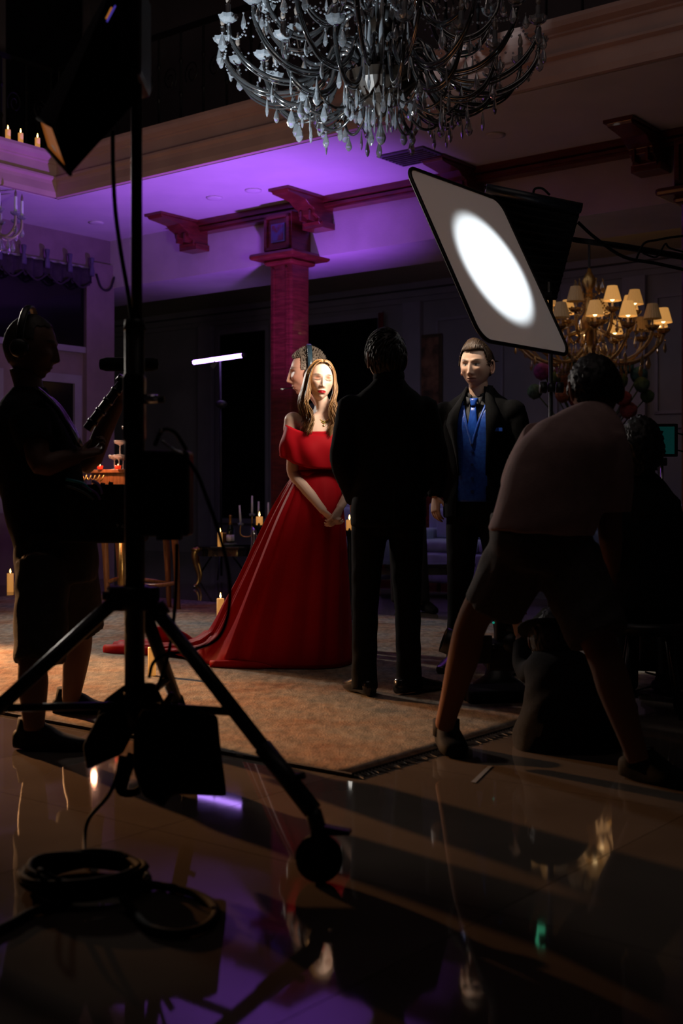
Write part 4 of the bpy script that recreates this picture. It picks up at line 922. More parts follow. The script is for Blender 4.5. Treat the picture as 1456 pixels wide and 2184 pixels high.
def bh(mb):
    rn = random.Random(4)
    for i in range(420):
        a = rn.uniform(0, 6.28); e = rn.uniform(-.25, 1.45); n = Vector((math.cos(a)*math.cos(e), math.sin(a)*math.cos(e), math.sin(e)))
        if n.y < -.25 and n.z < .6: continue
        if n.y < .3 and n.z < .0: continue
        p = Vector((n.x*.082, n.y*.105, n.z*.126)); t = Vector((.4*n.z, -.2, -1+.9*n.z)); t = (t-n*t.dot(n)).normalized()
        strand(mb, [bk.H(*p), bk.H(*(p+t*.02+n*.006)), bk.H(*(p+t*.045-n*.004))], .007, .002, 4, None, 2)
bk.haircap(M_hairk, lambda p: (p[:, 2] > .07) | ((p[:, 2] > .01) & (p[:, 1] > -.045)) | ((p[:, 1] > .02) & (p[:, 2] > -.075)), lambda l, n: .010+.006*np.clip(n[:, 2], 0, 1), .002, 5, extra=bh)
# ---------------------------------------------------------------- the crew man with a headset behind the woman
HD = 7.95
hm = Person('person', (0, 0, 0), 'man with a headset in profile right behind the woman in red', R(-88)); hm.b = Vector((P(690, 0, HD).x, HD, .012)); hm.root.location = hm.b
hm.head(P(656, 797, HD), R(-84), scale=1.28, sub=6, skin=(.62, .32, .24), eyes=0.0, brow=(.16, .10, .07), stubble=.2)
mb = MB(); hx, hy = hm.M@Vector((1, 0, 0)), hm.M@Vector((0, 1, 0))
mb.loft([(hm.L(0, 0, .98), hx, hy, .17, .115), (hm.L(0, 0, 1.2), hx, hy, .175, .115), (hm.L(0, 0, 1.42), hx, hy, .205, .115), (hm.L(0, .01, 1.53), hx, hy, .17, .085), (hm.L(0, .01, 1.58), hx, hy, .08, .07)], 28, 4)
arms = [((-.20, 0, 1.52), (-.24, .03, 1.22), (-.22, -.08, .98)), ((.20, 0, 1.52), (.24, .03, 1.22), (.22, -.08, .98))]
for a in arms: q = [hm.L(*j) for j in a]; mb.tube([q[0], q[0].lerp(q[1], .7)], [.075, .062], 12)
B2_ = MB(); B2_.loft([(hm.L(0, 0, .95), hx, hy, .14, .09), (hm.L(0, 0, 1.3), hx, hy, .15, .09), (hm.L(0, .01, 1.5), hx, hy, .12, .07), (hm.L(0, .0, 1.58), hx, hy, .062, .062), (hm.H(0, .02, -.08), hx, hy, .058, .064)], 18, 3)
ha = MB()
for a, th in zip(arms, (1, -1)): q = [hm.L(*j) for j in a]; ha.tube([q[0], q[1], q[2]], [.05, .042, .027], 10, 3); hand(ha, q[2], q[2]-q[1], hm.M@Vector((-a[0][0], 0, -.2)), .7, th)
lg = [((-.09, 0, .95), (-.1, -.01, .52), (-.1, .02, .07)), ((.09, 0, .95), (.1, -.01, .52), (.11, .02, .07))]
for l in lg: B2_.tube([hm.L(*j) for j in l], [.07, .05, .04], 10, 2)
hm.body(M_skin_m, [(B2_, .011, 4), (ha, .006, 2)]); hm.cloth('shirt', mb, M_white_tee, .011, 4, .003)
mb = MB(); mb.loft([(hm.L(0, 0, .82), hx, hy, .15, .11), (hm.L(0, 0, 1.0), hx, hy, .168, .12)], 20, 2)
for l in lg: q = [hm.L(*j) for j in l]; mb.tube([q[0], q[1], q[2]], [.095, .075, .06], 12, 3)
hm.cloth('trousers', mb, M_darkshorts, .014, 4, .002)
for l in lg: mb = MB(); q = hm.L(*l[2]); shoe(mb, Vector((q.x, q.y, .0))+hm.M@Vector((0, .06, 0)), hm.M@Vector((0, -1, 0))); mb.build('shoe', M_rubber, hm.root, True)
M_hairg = hair_mat('greying_short_hair', (.20, .155, .125), (.12, .09, .07), .5)
def hh(mb):
    rn = random.Random(14)
    for i in range(1100):
        a = rn.uniform(0, 6.28); e = rn.uniform(-.4, 1.5); n = Vector((math.cos(a)*math.cos(e), math.sin(a)*math.cos(e), math.sin(e)))
        if n.z < .62 and n.y < -.35: continue
        if n.y < .15 and n.z < .1: continue
        p = Vector((n.x*.080, n.y*.098, n.z*.120)); t = Vector((rn.uniform(-.3, .3), .25, .3)); L = .015 if n.z > .4 else .009
        strand(mb, [hm.H(*p), hm.H(*(p+n*L*.6+t*.006)), hm.H(*(p+n*L*.9+t*.03*n.z))], .0026, .001, 4, None, 1)
hm.haircap(M_hairg, lambda p: ((p[:, 2] > .072) & (p[:, 1] > -.085)) | ((p[:, 2] > .01) & (p[:, 1] > -.038)) | ((p[:, 1] > .02) & (p[:, 2] > -.06)), .006, .0015, 6, extra=hh)
M_headset = mat('blue_black_headset', (.03, .06, .085), .25, col2=(.02, .04, .06), scale=20, coat=.4)
hs = empty('headset', hm.H(0, 0, .1), 'thin headset with a boom microphone worn by the man behind the woman', 'headset')
MB().tube([hm.H(.096*math.cos(R(a)), .005, .02+.128*math.sin(R(a))) for a in range(-10, 191, 10)], [(.016, .004)]*21, 8, 1, hint=hm.hM@Vector((0, 1, 0))).build('headband', M_headset, hs, True)
for sd_ in (-1, 1): MB().lathe([(.001, -.012), (.03, -.012), (.034, 0), (.03, .012), (.001, .012)], 16, hm.H(sd_*.092, .005, -.005), hm.hM@Matrix.Rotation(R(90), 3, 'Y')).build('ear_cup', M_blackplastic, hs, True)
MB().tube([hm.H(-.095, 0, -.02), hm.H(-.09, -.06, -.06), hm.H(-.04, -.125, -.075)], .004, 6, 4).build('microphone_boom', M_blackplastic, hs, True)
MB().ell(hm.H(-.035, -.128, -.076), (.010, .007, .007), 10, 6).build('microphone', mat('mic_foam', (.25, .30, .30), .4, col2=(.2, .24, .24), scale=30), hs, True)
# ---------------------------------------------------------------- crew in the foreground
def shorts_leg(mb, hip, knee, r0, r1, end=1.0): mb.tube([hip, hip.lerp(knee, .5), hip.lerp(knee, end)], [r0, (r0+r1)/2, r1], 16, 3)
DX, DY = Vector((1, 0, 0)), Vector((0, 1, 0))
# the sound recordist at the left
RD = 5.2
sr = Person('person', FP(110, 1575, .012), 'sound recordist with headphones and shorts standing in profile at the left', R(90)); sr.b = Vector(sr.root.location)
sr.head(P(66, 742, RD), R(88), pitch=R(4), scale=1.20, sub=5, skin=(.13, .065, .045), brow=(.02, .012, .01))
tr = MB(); X_ = lambda px, py, d=RD: P(px, py, d)
tr.loft([(X_(118, 1180), DX, DY, .165, .16), (X_(100, 1090), DX, DY, .175, .165), (X_(82, 1000), DX, DY, .175, .18), (X_(70, 930), DX, DY, .165, .20), (X_(62, 870), DX, DY, .12, .18), (X_(62, 840), DX, DY, .085, .09), (X_(64, 825), DX, DY, .068, .068)], 24, 3)
for (sp, ep) in (((62, 885, 5.02), (85, 990, 4.95)), ((62, 885, 5.40), (120, 985, 5.45))): a, b = X_(*sp), X_(*ep); tr.tube([a, a.lerp(b, .6)], [.085, .075], 14)
bd = MB(); bd.loft([(X_(118, 1170), DX, DY, .12, .12), (X_(85, 1000), DX, DY, .13, .13), (X_(66, 880), DX, DY, .09, .13), (X_(64, 835), DX, DY, .064, .064), (sr.H(0, .02, -.075), DX, DY, .062, .066)], 18, 3)
hd = MB()
for sp, ep, wp, th in (((62, 885, 5.02), (88, 992, 4.95), (168, 972, 5.02), -1), ((62, 885, 5.40), (185, 990, 5.42), (255, 850, 5.30), 1)):
    a, b, c = X_(*sp), X_(*ep), X_(*wp); hd.tube([a, a.lerp(b, .5), b, b.lerp(c, .5), c], [.055, .052, .046, .042, .030], 12, 3)
    hand(hd, c, c-b, (0, -.3, 1) if th < 0 else (.7, -.3, -.2), 1.2, th, 1.05)
for q in (((88, 1190, 5.08), (70, 1400, 4.92), (72, 1560, 4.86)), ((150, 1190, 5.34), (170, 1345, 5.50), (150, 1500, 5.62))):
    a, b, c = [X_(*k) for k in q]; bd.tube([a, b, b.lerp(c, .35), c], [.085, .058, .062, .040], 12, 3)
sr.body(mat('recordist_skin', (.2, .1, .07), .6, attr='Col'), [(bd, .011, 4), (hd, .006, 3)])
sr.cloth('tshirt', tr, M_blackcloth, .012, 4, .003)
mb = MB(); mb.loft([(X_(118, 1130), DX, DY, .17, .165), (X_(120, 1200), DX, DY, .175, .17), (X_(122, 1240), DX, DY, .16, .16)], 20, 2)
shorts_leg(mb, X_(92, 1200, 5.08), X_(84, 1412, 4.93), .115, .105); shorts_leg(mb, X_(150, 1200, 5.34), X_(172, 1340, 5.50), .12, .105)
sr.cloth('shorts', mb, M_darkshorts, .013, 4, .004)
for hx_, dr in ((FP(35, 1597, 0), (1, -.12, 0)), (FP(118, 1524, 0), (1, -.1, 0))): mb = MB(); shoe(mb, hx_, dr, .30, .055, .10); mb.tube([hx_+Z*.05+Vector(dr)*.05, hx_+Z*.12+Vector(dr)*.06], .052, 12); mb.build('shoe', M_rubber, sr.root, True)
def clip_extra(mb):
    rn = random.Random(3)
sr.haircap(hair_mat('cropped_dark_hair', (.02, .014, .010), (.03, .02, .015), .6), lambda p: ((p[:, 2] > .07) & (p[:, 1] > -.07)) | ((p[:, 2] > .02) & (p[:, 1] > -.03)) | ((p[:, 1] > .03) & (p[:, 2] > -.06)), .003, .0005, 5)
M_strap = mat('glossy_black_strap', (.012, .016, .018), .22, col2=(.02, .026, .03), scale=20, bump=.5, bscale=40)
for hpts in ([(88, 838, 5.08), (120, 868, 5.03), (150, 915, 5.02), (165, 945, 5.03)], [(88, 838, 5.32), (125, 868, 5.36), (155, 915, 5.36), (168, 945, 5.34)]):
    mb = MB(); mb.tube([X_(*q) for q in hpts], [(.055, .014)]*4, 12, 4, hint=(0, -1, .2)); hn = mb.build('harness_strap', M_strap, sr.root, True); hn['label'] = 'glossy black harness strap over the chest'
hp = empty('headphones', sr.H(0, 0, .1), 'large black headphones worn by the sound recordist', 'headphones')
MB().tube([sr.H(.100*math.cos(R(a)), .012, .02+.124*math.sin(R(a))) for a in range(-8, 189, 14)], [(.016, .008)]*15, 8, 2, hint=sr.hM@Vector((0, 1, 0))).build('headband', M_blackplastic, hp, True)
for sd_ in (-1, 1): MB().lathe([(.001, -.022), (.030, -.022), (.040, -.008), (.040, .01), (.034, .02), (.001, .02)], 20, sr.H(sd_*.096, .012, -.012), sr.hM@Matrix.Rotation(R(90), 3, 'Y')).build('ear_cup', M_blackplastic, hp, True)
# boom pole with its microphone
bp = empty('boom_pole', X_(186, 915, 5.16), 'black telescoping boom pole with a fuzzy microphone held by the sound recordist', 'boom pole')
a, b = X_(186, 915, 5.16), X_(262, 815, 5.14); MB().tube([a, b], .020, 12).build('pole', M_blackmetal, bp, True)
for t in (.15, .38, .6, .82): q = a.lerp(b, t); d_ = (b-a).normalized(); MB().tube([q-d_*.008, q+d_*.008], .0235, 12).build('lock_ring', M_shoe, bp, True)
MB().tube([b-(b-a).normalized()*.008, b+(b-a).normalized()*.02], .032, 14).build('collar', M_shoe, bp, True)
MB().tube([b, X_(285, 786, 5.14)], .012, 8).build('swivel', M_blackmetal, bp, True)
MB().lathe([(.001, -.10), (.022, -.095), (.029, -.07), (.029, .12), (.022, .145), (.001, .15)], 16, X_(262, 777, 5.14), Matrix.Rotation(R(90), 3, 'Y')).build('windshield', M_blackcloth, bp, True)
# mixer bag hung in front of him
bg_ = empty('mixer_bag', X_(220, 1085, 5.1), 'black sound mixer bag with coloured cables at the recordist\'s waist', 'bag')
mb = MB(); mb.box(X_(222, 1095, 5.1), (.34, .24, .24)); bo_ = remesh(mb, .012, 6); mk('body', bo_, M_blackcloth, bg_)
for k in range(6): MB().tube([X_(150+k*17, 1052-k*3, 4.99), X_(152+k*17, 1038-k*2, 4.99)], .010, 8).build('knob', M_blackplastic, bg_, True)
for k, (c_, pts) in enumerate((((.02, .35, .42), [(140, 1022), (158, 1026), (178, 1032), (196, 1048)]), ((.22, .10, .55), [(176, 1034), (190, 1042), (206, 1052), (214, 1066)]), ((.30, .22, .6), [(196, 1026), (206, 1030), (214, 1040), (218, 1054)]), ((.10, .12, .13), [(140, 1036), (160, 1042), (182, 1052), (200, 1066)]))):
    MB().tube([X_(x, y, 4.985) for x, y in pts], .007, 8, 4).build('cable', mat('cable_jacket_%d' % k, c_, .3, col2=tuple(x*.7 for x in c_), scale=30), bg_, True)
M_mark = mat('white_marking', (.32, .38, .38), .6, col2=(.26, .31, .31), scale=40)
def text_obj(name, body, loc, size, rot, m, parent):
    cu = bpy.data.curves.new(name, 'FONT'); cu.body = body; cu.size = size; cu.extrude = .0008; o = bpy.data.objects.new(name, cu); C.objects.link(o)
    dg = bpy.context.evaluated_depsgraph_get(); dg.update(); me = bpy.data.meshes.new_from_object(o.evaluated_get(dg)); bpy.data.objects.remove(o)
    me.transform(Matrix.Translation(Vector(loc))@rot.to_4x4()); return mk(name, me, m, parent)
text_obj('marking', '9  67', X_(247, 1124, 4.972), .020, Matrix.Rotation(R(90), 3, 'X')@Matrix.Rotation(R(-8), 3, 'Z'), M_mark, bg_)
# the crew man bending over in the pink t-shirt
bm_ = Person('person', FP(1150, 1620, 0), 'crew man in a dusty pink t-shirt and shorts bending over with legs apart', R(180)); bm_.b = Vector(bm_.root.location)
K = lambda px, py, d=4.5: P(px, py, d)
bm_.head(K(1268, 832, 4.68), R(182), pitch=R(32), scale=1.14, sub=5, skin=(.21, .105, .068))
lat = Vector((1, .05, -.06)).normalized(); dep = Vector((0, 1, -.35)).normalized()
ts = MB(); ts.loft([(K(1152, 1138, 4.46), lat, DY, .192, .15), (K(1165, 1100, 4.46), lat, DY, .193, .150), (K(1182, 1040, 4.47), lat, dep, .196, .140), (K(1212, 970, 4.50), lat, dep, .205, .135), (K(1236, 918, 4.56), lat, dep, .175, .110), (K(1252, 888, 4.60), lat, dep, .115, .085), (K(1260, 868, 4.64), lat, dep, .066, .066)], 28, 4, 2.2)
ts.tube([K(1285, 940, 4.52), K(1302, 1000, 4.50), K(1300, 1092, 4.50)], [.088, .084, .080], 16, 3)
ts.tube([K(1158, 935, 4.60), K(1120, 990, 4.75), K(1100, 1040, 4.85)], [.080, .075, .070], 14, 3)
bd = MB(); bd.loft([(K(1152, 1150, 4.47), lat, DY, .15, .11), (K(1185, 1030, 4.48), lat, dep, .15, .10), (K(1230, 930, 4.55), lat, dep, .14, .08), (K(1260, 872, 4.64), lat, dep, .060, .060), (bm_.H(0, .02, -.06), lat, dep, .058, .060)], 18, 3)
hd = MB()
for pts, th in ((((1300, 960, 4.52), (1300, 1110, 4.50), (1305, 1215, 4.70)), 1), (((1150, 940, 4.62), (1105, 1050, 4.86), (1130, 1150, 5.05)), -1)):
    a, b, c = [K(*p) for p in pts]; hd.tube([a, b, b.lerp(c, .5), c], [.055, .046, .042, .029], 12, 3); hand(hd, c, c-b, (-th, .2, 0), .7, th, 1.05)
lg = (((1100, 1180, 4.48), (1012, 1315, 4.60), (946, 1552, 4.80)), ((1210, 1190, 4.46), (1285, 1390, 4.30), (1362, 1625, 4.20)))
for a, b, c in lg: a, b, c = K(*a), K(*b), K(*c); bd.tube([a, b, b.lerp(c, .32), b.lerp(c, .75), c], [.095, .062, .062, .045, .038], 14, 3)
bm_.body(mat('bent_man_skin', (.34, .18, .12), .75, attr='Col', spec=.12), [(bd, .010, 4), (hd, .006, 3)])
bm_.cloth('tshirt', ts, M_tee, .010, 5, .0030, wscale=9)
mb = MB(); mb.loft([(K(1150, 1100, 4.47), lat, DY, .178, .14), (K(1152, 1160, 4.47), lat, DY, .190, .155), (K(1155, 1215, 4.47), lat, DY, .165, .14)], 22, 3)
shorts_leg(mb, K(1110, 1180, 4.48), K(1052, 1296, 4.57), .125, .118); shorts_leg(mb, K(1205, 1190, 4.46), K(1278, 1362, 4.32), .13, .112)
bm_.cloth('shorts', mb, M_shorts, .011, 4, .004)
for hl, dr in ((FP(948, 1592, 0), (.12, -1, 0)), (FP(1345, 1660, 0), (.75, -.75, 0))):
    dr = Vector(dr).normalized(); mb = MB(); shoe(mb, hl-dr*.03, dr, .27, .055, .11); mb.tube([hl+Z*.05+dr*.03, hl+Z*.115+dr*.03], .054, 12); mb.build('shoe', M_rubber, bm_.root, True)
bm_.haircap(M_hairk, lambda p: (p[:, 2] > .05) | ((p[:, 2] > .0) & (p[:, 1] > -.05)) | ((p[:, 1] > .02) & (p[:, 2] > -.075)), .012, .003, 5)
# crouched person in black at the low camera
cr_ = Person('person', FP(1210, 1600, 0), 'person in black crouched low on the floor behind the bending man\'s legs', R(170)); cr_.b = Vector(cr_.root.location)
N_ = lambda px, py, d=4.95: P(px, py, d)
cr_.head(N_(1178, 1362, 5.15), R(160), pitch=R(30), scale=1.05, sub=5, skin=(.25, .13, .09))
mb = MB(); mb.loft([(N_(1208, 1600), DX, DY, .215, .17), (N_(1208, 1560), DX, DY, .215, .18), (N_(1206, 1500), DX, DY, .17, .15), (N_(1200, 1440, 5.02), DX, DY, .155, .13), (N_(1192, 1400, 5.08), DX, DY, .12, .10), (N_(1186, 1380, 5.12), DX, DY, .065, .065)], 24, 3)
for s_, e_, w_ in (((1150, 1425, 5.08), (1120, 1430, 5.25), (1112, 1368, 5.36)), ((1240, 1425, 5.05), (1262, 1480, 5.15), (1200, 1450, 5.4))):
    mb.tube([N_(*s_), N_(*e_), N_(*w_)], [.062, .05, .042], 12, 3)
cr_.cloth('hooded_top', mb, M_blackcloth, .012, 4, .004)
bd = MB(); bd.loft([(N_(1208, 1580), DX, DY, .16, .12), (N_(1200, 1440, 5.02), DX, DY, .12, .09), (N_(1186, 1385, 5.12), DX, DY, .058, .058), (cr_.H(0, .02, -.06), DX, DY, .056, .058)], 16, 3)
for sx_ in (1150, 1265): bd.tube([N_(1208, 1570), N_(sx_, 1560, 5.2), N_(sx_+5, 1590, 4.9)], [.09, .07, .05], 12, 2)
hd = MB(); a, c = N_(1120, 1430, 5.25), N_(1111, 1360, 5.37); hd.tube([a, c], [.035, .027], 10); hand(hd, c, (-.15, .1, .6), (.8, .3, 0), 1.0, 1, 1.0)
a, c = N_(1262, 1480, 5.15), N_(1196, 1448, 5.41); hd.tube([a, c], [.035, .027], 10); hand(hd, c, c-a, (0, 0, -1), .8, 1, 1.0)
cr_.body(mat('crouched_skin', (.25, .13, .09), .55, attr='Col'), [(bd, .012, 3), (hd, .006, 3)])
mb = MB()
for sx_ in (1150, 1265): mb.tube([N_(1208, 1575), N_(sx_, 1560, 5.2), N_(sx_+5, 1596, 4.88)], [.12, .10, .075], 12, 2)
cr_.cloth('trousers', mb, M_darkshorts, .013, 4)
cr_.haircap(M_hairk, lambda p: (p[:, 2] > .04) | ((p[:, 2] > -.02) & (p[:, 1] > -.05)) | (p[:, 1] > .02), .012, .002, 5)
MB().lathe([(.001, .128), (.06, .12), (.095, .07), (.10, .035), (.15, .028), (.15, .022), (.0, .022)], 20, cr_.hc, cr_.hM).build('cap', M_blackcloth, cr_.root, True)
# seated person behind at the right
sp = Person('person', FP(1385, 1520, 0), 'seated crew person in black looking at the small teal monitor on the right', R(185)); sp.b = Vector(sp.root.location)
V_ = lambda px, py, d=5.7: P(px, py, d)
sp.head(V_(1366, 955, 5.68), R(165), scale=1.12, sub=5, skin=(.22, .12, .09))
mb = MB(); mb.loft([(V_(1380, 1300), DX, DY, .165, .14), (V_(1385, 1200), DX, DY, .165, .13), (V_(1384, 1120), DX, DY, .150, .13), (V_(1378, 1060), DX, DY, .13, .11), (V_(1372, 1025), DX, DY, .09, .08), (V_(1368, 1005), DX, DY, .06, .06)], 24, 3)
for sgn in (-1, 1): mb.tube([V_(1376+sgn*48, 1068), V_(1382+sgn*58, 1190, 5.65), V_(1380+sgn*40, 1260, 5.9)], [.062, .055, .042], 12, 3)
sp.cloth('sweater', mb, M_blackcloth, .013, 4, .003)
bd = MB(); bd.loft([(V_(1380, 1290), DX, DY, .13, .1), (V_(1380, 1100), DX, DY, .12, .09), (V_(1369, 1010), DX, DY, .055, .055), (sp.H(0, .02, -.06), DX, DY, .055, .058)], 16, 3)
hd = MB()
for sgn in (-1, 1): c = V_(1380+sgn*40, 1260, 5.9); hd.tube([V_(1382+sgn*58, 1190, 5.65), c], [.036, .027], 10); hand(hd, c, (-.1*sgn, 1, -.2), (0, 0, -1), .6, -sgn, 1.0)
lgs = [((1350, 1290, 5.75), (1335, 1285, 6.15), (1335, 1470, 6.2)), ((1415, 1290, 5.75), (1425, 1285, 6.15), (1425, 1470, 6.2))]
for l in lgs: a, b, c = [V_(*q) for q in l]; bd.tube([a, b, c], [.07, .055, .04], 10, 2)
sp.body(mat('seated_skin', (.22, .12, .09), .55, attr='Col'), [(bd, .012, 3), (hd, .0065, 2)])
mb = MB()
for l in lgs: a, b, c = [V_(*q) for q in l]; mb.tube([a-DY*.1, a, b, c], [.10, .095, .075, .06], 12, 2)
sp.cloth('trousers', mb, M_darkshorts, .014, 4)
for l in lgs: mb = MB(); c = V_(*l[2]); shoe(mb, Vector((c.x, c.y-.06, 0)), (0, 1, 0)); mb.build('shoe', M_rubber, sp.root, True)
sp.haircap(M_hairk, lambda p: (p[:, 2] > .04) | ((p[:, 2] > -.04) & (p[:, 1] > -.04)) | (p[:, 1] > .0), .016, .004, 5)
st = empty('stool', Vector((V_(1382, 0).x, 5.68, 0)), 'dark stool under the seated crew person on the right', 'stool')
zz = V_(0, 1325).z; bx_, by_ = V_(1382, 0).x, 5.68
MB().lathe([(.001, zz-.05), (.17, zz-.05), (.18, zz-.02), (.17, zz), (.001, zz)], 20, (bx_, by_, 0)).build('seat', M_blackplastic, st, True)
for k in range(4): a = k*math.pi/2+.6; MB().tube([(bx_+.12*math.cos(a), by_+.12*math.sin(a), zz-.05), (bx_+.19*math.cos(a), by_+.19*math.sin(a), 0)], .014, 8).build('leg', M_blackmetal, st, True)
# dark standing figure beyond the man seen from behind
fg = Person('person', FP(884, 1305, 0), 'dark clothed person far behind, only legs and boots showing past the suited man', R(20)); fg.b = Vector(fg.root.location)
GD = FD(1305); Y_ = lambda px, py, dd=0: P(px, py, GD+dd)
fg.head(Y_(862, 880), R(20), scale=1.0, sub=4, skin=(.3, .17, .12))
mb = MB(); mb.loft([(Y_(868, 1105), DX, DY, .17, .12), (Y_(866, 1020), DX, DY, .17, .12), (Y_(864, 960), DX, DY, .19, .12), (Y_(863, 935), DX, DY, .12, .08), (Y_(862, 915), DX, DY, .06, .06)], 20, 3)
for sgn in (-1, 1): mb.tube([Y_(864+sgn*44, 955), Y_(864+sgn*56, 1025), Y_(866+sgn*30, 1060, -.15)], [.065, .052, .042], 10, 3)
fg.cloth('jacket', mb, M_blackcloth, .016, 3)
bd = MB(); bd.loft([(Y_(868, 1100), DX, DY, .12, .09), (Y_(863, 940), DX, DY, .09, .07), (Y_(862, 915), DX, DY, .054, .054), (fg.H(0, .02, -.06), DX, DY, .054, .056)], 14, 2)
hd = MB()
for sgn in (-1, 1): c = Y_(866+sgn*30, 1060, -.15); hand(hd, c, (-sgn, -.3, -.3), (0, 1, 0), .6, sgn, 1.0)
tr = MB()
for x0, x1 in ((852, 848), (884, 902)): bd.tube([Y_(x0, 1105), Y_((x0+x1)/2, 1200), Y_(x1, 1290)], [.07, .05, .035], 10, 2); tr.tube([Y_(x0, 1100), Y_((x0+x1)/2, 1200), Y_(x1, 1285)], [.10, .078, .062], 12, 3); b_ = MB(); shoe(b_, Y_(x1, 0)*1+Vector((0, .06, 0))-Z*Y_(x1, 0).z, (.35, -1, 0), .28); b_.build('boot', M_rubber, fg.root, True)
fg.body(mat('far_person_skin', (.3, .17, .12), .55, attr='Col'), [(bd, .016, 2), (hd, .007, 1)]); fg.cloth('trousers', tr, M_darkshorts, .016, 3)
fg.haircap(M_hairk, lambda p: (p[:, 2] > .06) | ((p[:, 2] > -.02) & (p[:, 1] > -.03)) | (p[:, 1] > .03), .01, .002, 4)
# ================================================================ PROPS
# ---- lit diffusion frame on its stand
df = empty('diffusion_frame', FR_C, 'square white diffusion frame with a bright oval of light on it', 'light panel')
def FRP(a, b, n=0): return FR_C+FR_A*a+FR_B*b+FR_N*n
pts = []; hh_, ww_, rr_ = FR_H/2, FR_W/2, .09
for (sa, sb, a0) in ((1, 1, 0), (-1, 1, 90), (-1, -1, 180), (1, -1, 270)):
    for k in range(7):
        t = R(a0+90*k/6); pts.append((sa*(hh_-rr_)+rr_*math.cos(t), sb*(ww_-rr_)+rr_*math.sin(t)))
M_diff = bpy.data.materials.new('diffusion_cloth'); M_diff.use_nodes = True; nt = M_diff.node_tree; nt.nodes.remove(nt.nodes['Principled BSDF'])
d1 = nt.nodes.new('ShaderNodeBsdfDiffuse'); d1.inputs[0].default_value = (.80, .78, .80, 1); d2 = nt.nodes.new('ShaderNodeBsdfTranslucent'); d2.inputs[0].default_value = (.8, .78, .78, 1)
mxs = nt.nodes.new('ShaderNodeMixShader'); mxs.inputs[0].default_value = .35; nt.links.new(d1.outputs[0], mxs.inputs[1]); nt.links.new(d2.outputs[0], mxs.inputs[2])
tcn = nt.nodes.new('ShaderNodeTexCoord'); wv = nt.nodes.new('ShaderNodeTexNoise'); wv.inputs['Scale'].default_value = 320; bpn = nt.nodes.new('ShaderNodeBump'); bpn.inputs['Strength'].default_value = .15
nt.links.new(tcn.outputs['Object'], wv.inputs['Vector']); nt.links.new(wv.outputs['Fac'], bpn.inputs['Height']); nt.links.new(bpn.outputs[0], d1.inputs['Normal']); nt.links.new(mxs.outputs[0], nt.nodes['Material Output'].inputs[0])
MB().add([FRP(a, b) for a, b in pts], [tuple(range(len(pts)))]).build('cloth', M_diff, df)
MB().tube([FRP(a, b) for a, b in pts], .011, 8, 1, closed=True).build('rim', M_blackmetal, df, True)
# black ribbed softbox behind the frame, with its stand
sb = empty('ribbed_softbox', P(1168, 640, 7.35), 'black ribbed softbox lamp behind the top right edge of the diffusion frame', 'softbox')
SD = 7.35
def SBp(px, py, dd): return P(px, py, SD+dd)
front = [(1030, 398), (1241, 437), (1236, 455), (1032, 418)]
g0 = [SBp(1032, 396, -.12), SBp(1240, 438, -.12), SBp(1240, 438, .35), SBp(1032, 396, .35)]; g1 = [SBp(1118, 640, -.02), SBp(1186, 640, -.02), SBp(1186, 640, .12), SBp(1118, 640, .12)]
MB().add(g0+g1, [(0, 1, 5, 4), (1, 2, 6, 5), (2, 3, 7, 6), (3, 0, 4, 7), (4, 5, 6, 7), (3, 2, 1, 0)]).build('shell', M_blackcloth, sb)
for k in range(13):
    t = (k+.6)/13; a = g0[0].lerp(g1[0], t); b = g0[1].lerp(g1[1], t); MB().tube([a-DY*.006, (a+b)/2-DY*.012-Z*.006, b-DY*.006], .008, 6, 3).build('rib', M_blackcloth, sb, True)
MB().tube([SBp(1036, 402, -.13), SBp(1240, 444, -.13)], .030, 14).build('roll_edge', mat('navy_black_vinyl', (.010, .014, .022), .35, col2=(.014, .02, .03), scale=20), sb, True)
MB().tube([SBp(1136, 418, -.13), SBp(1140, 403, -.13), SBp(1156, 402, -.13), SBp(1172, 416, -.13)], .007, 6, 4).build('handle_loop', M_rubber, sb, True)
MB().box(SBp(1155, 615, .02), (.12, .12, .12)).build('lamp_head', M_blackplastic, sb, bevel=.01)
MB().box(SBp(1170, 612, -.06), (.012, .01, .06)).build('brand_strip', mat('grey_label', (.12, .12, .12), .5, col2=(.2, .2, .2), scale=90), sb)
tp = SBp(1174, 640, .03); ft = Vector((tp.x, tp.y, 0))
MB().tube([tp, Vector((tp.x, tp.y, .15))], .013, 10).build('pole', M_blackmetal, sb, True)
MB().tube([Vector((tp.x, tp.y, 1.35)), Vector((tp.x, tp.y, .1))], .019, 10).build('lower_pole', M_blackmetal, sb, True)
kz = P(0, 826, SD).z
for dx_, r_ in ((-.05, .035), (.0, .028), (.05, .032)): MB().lathe([(.001, -.02), (r_, -.02), (r_, .02), (.001, .02)], 14, (tp.x+dx_, tp.y-.02, kz), Matrix.Rotation(R(90), 3, 'Y')).build('clamp_knuckle', M_blackplastic, sb, True)
for k in range(3): a = k*2.094+.4; MB().tube([Vector((tp.x, tp.y, .55)), Vector((tp.x+.42*math.cos(a), tp.y+.42*math.sin(a), .02))], .012, 8).build('leg', M_blackmetal, sb, True)
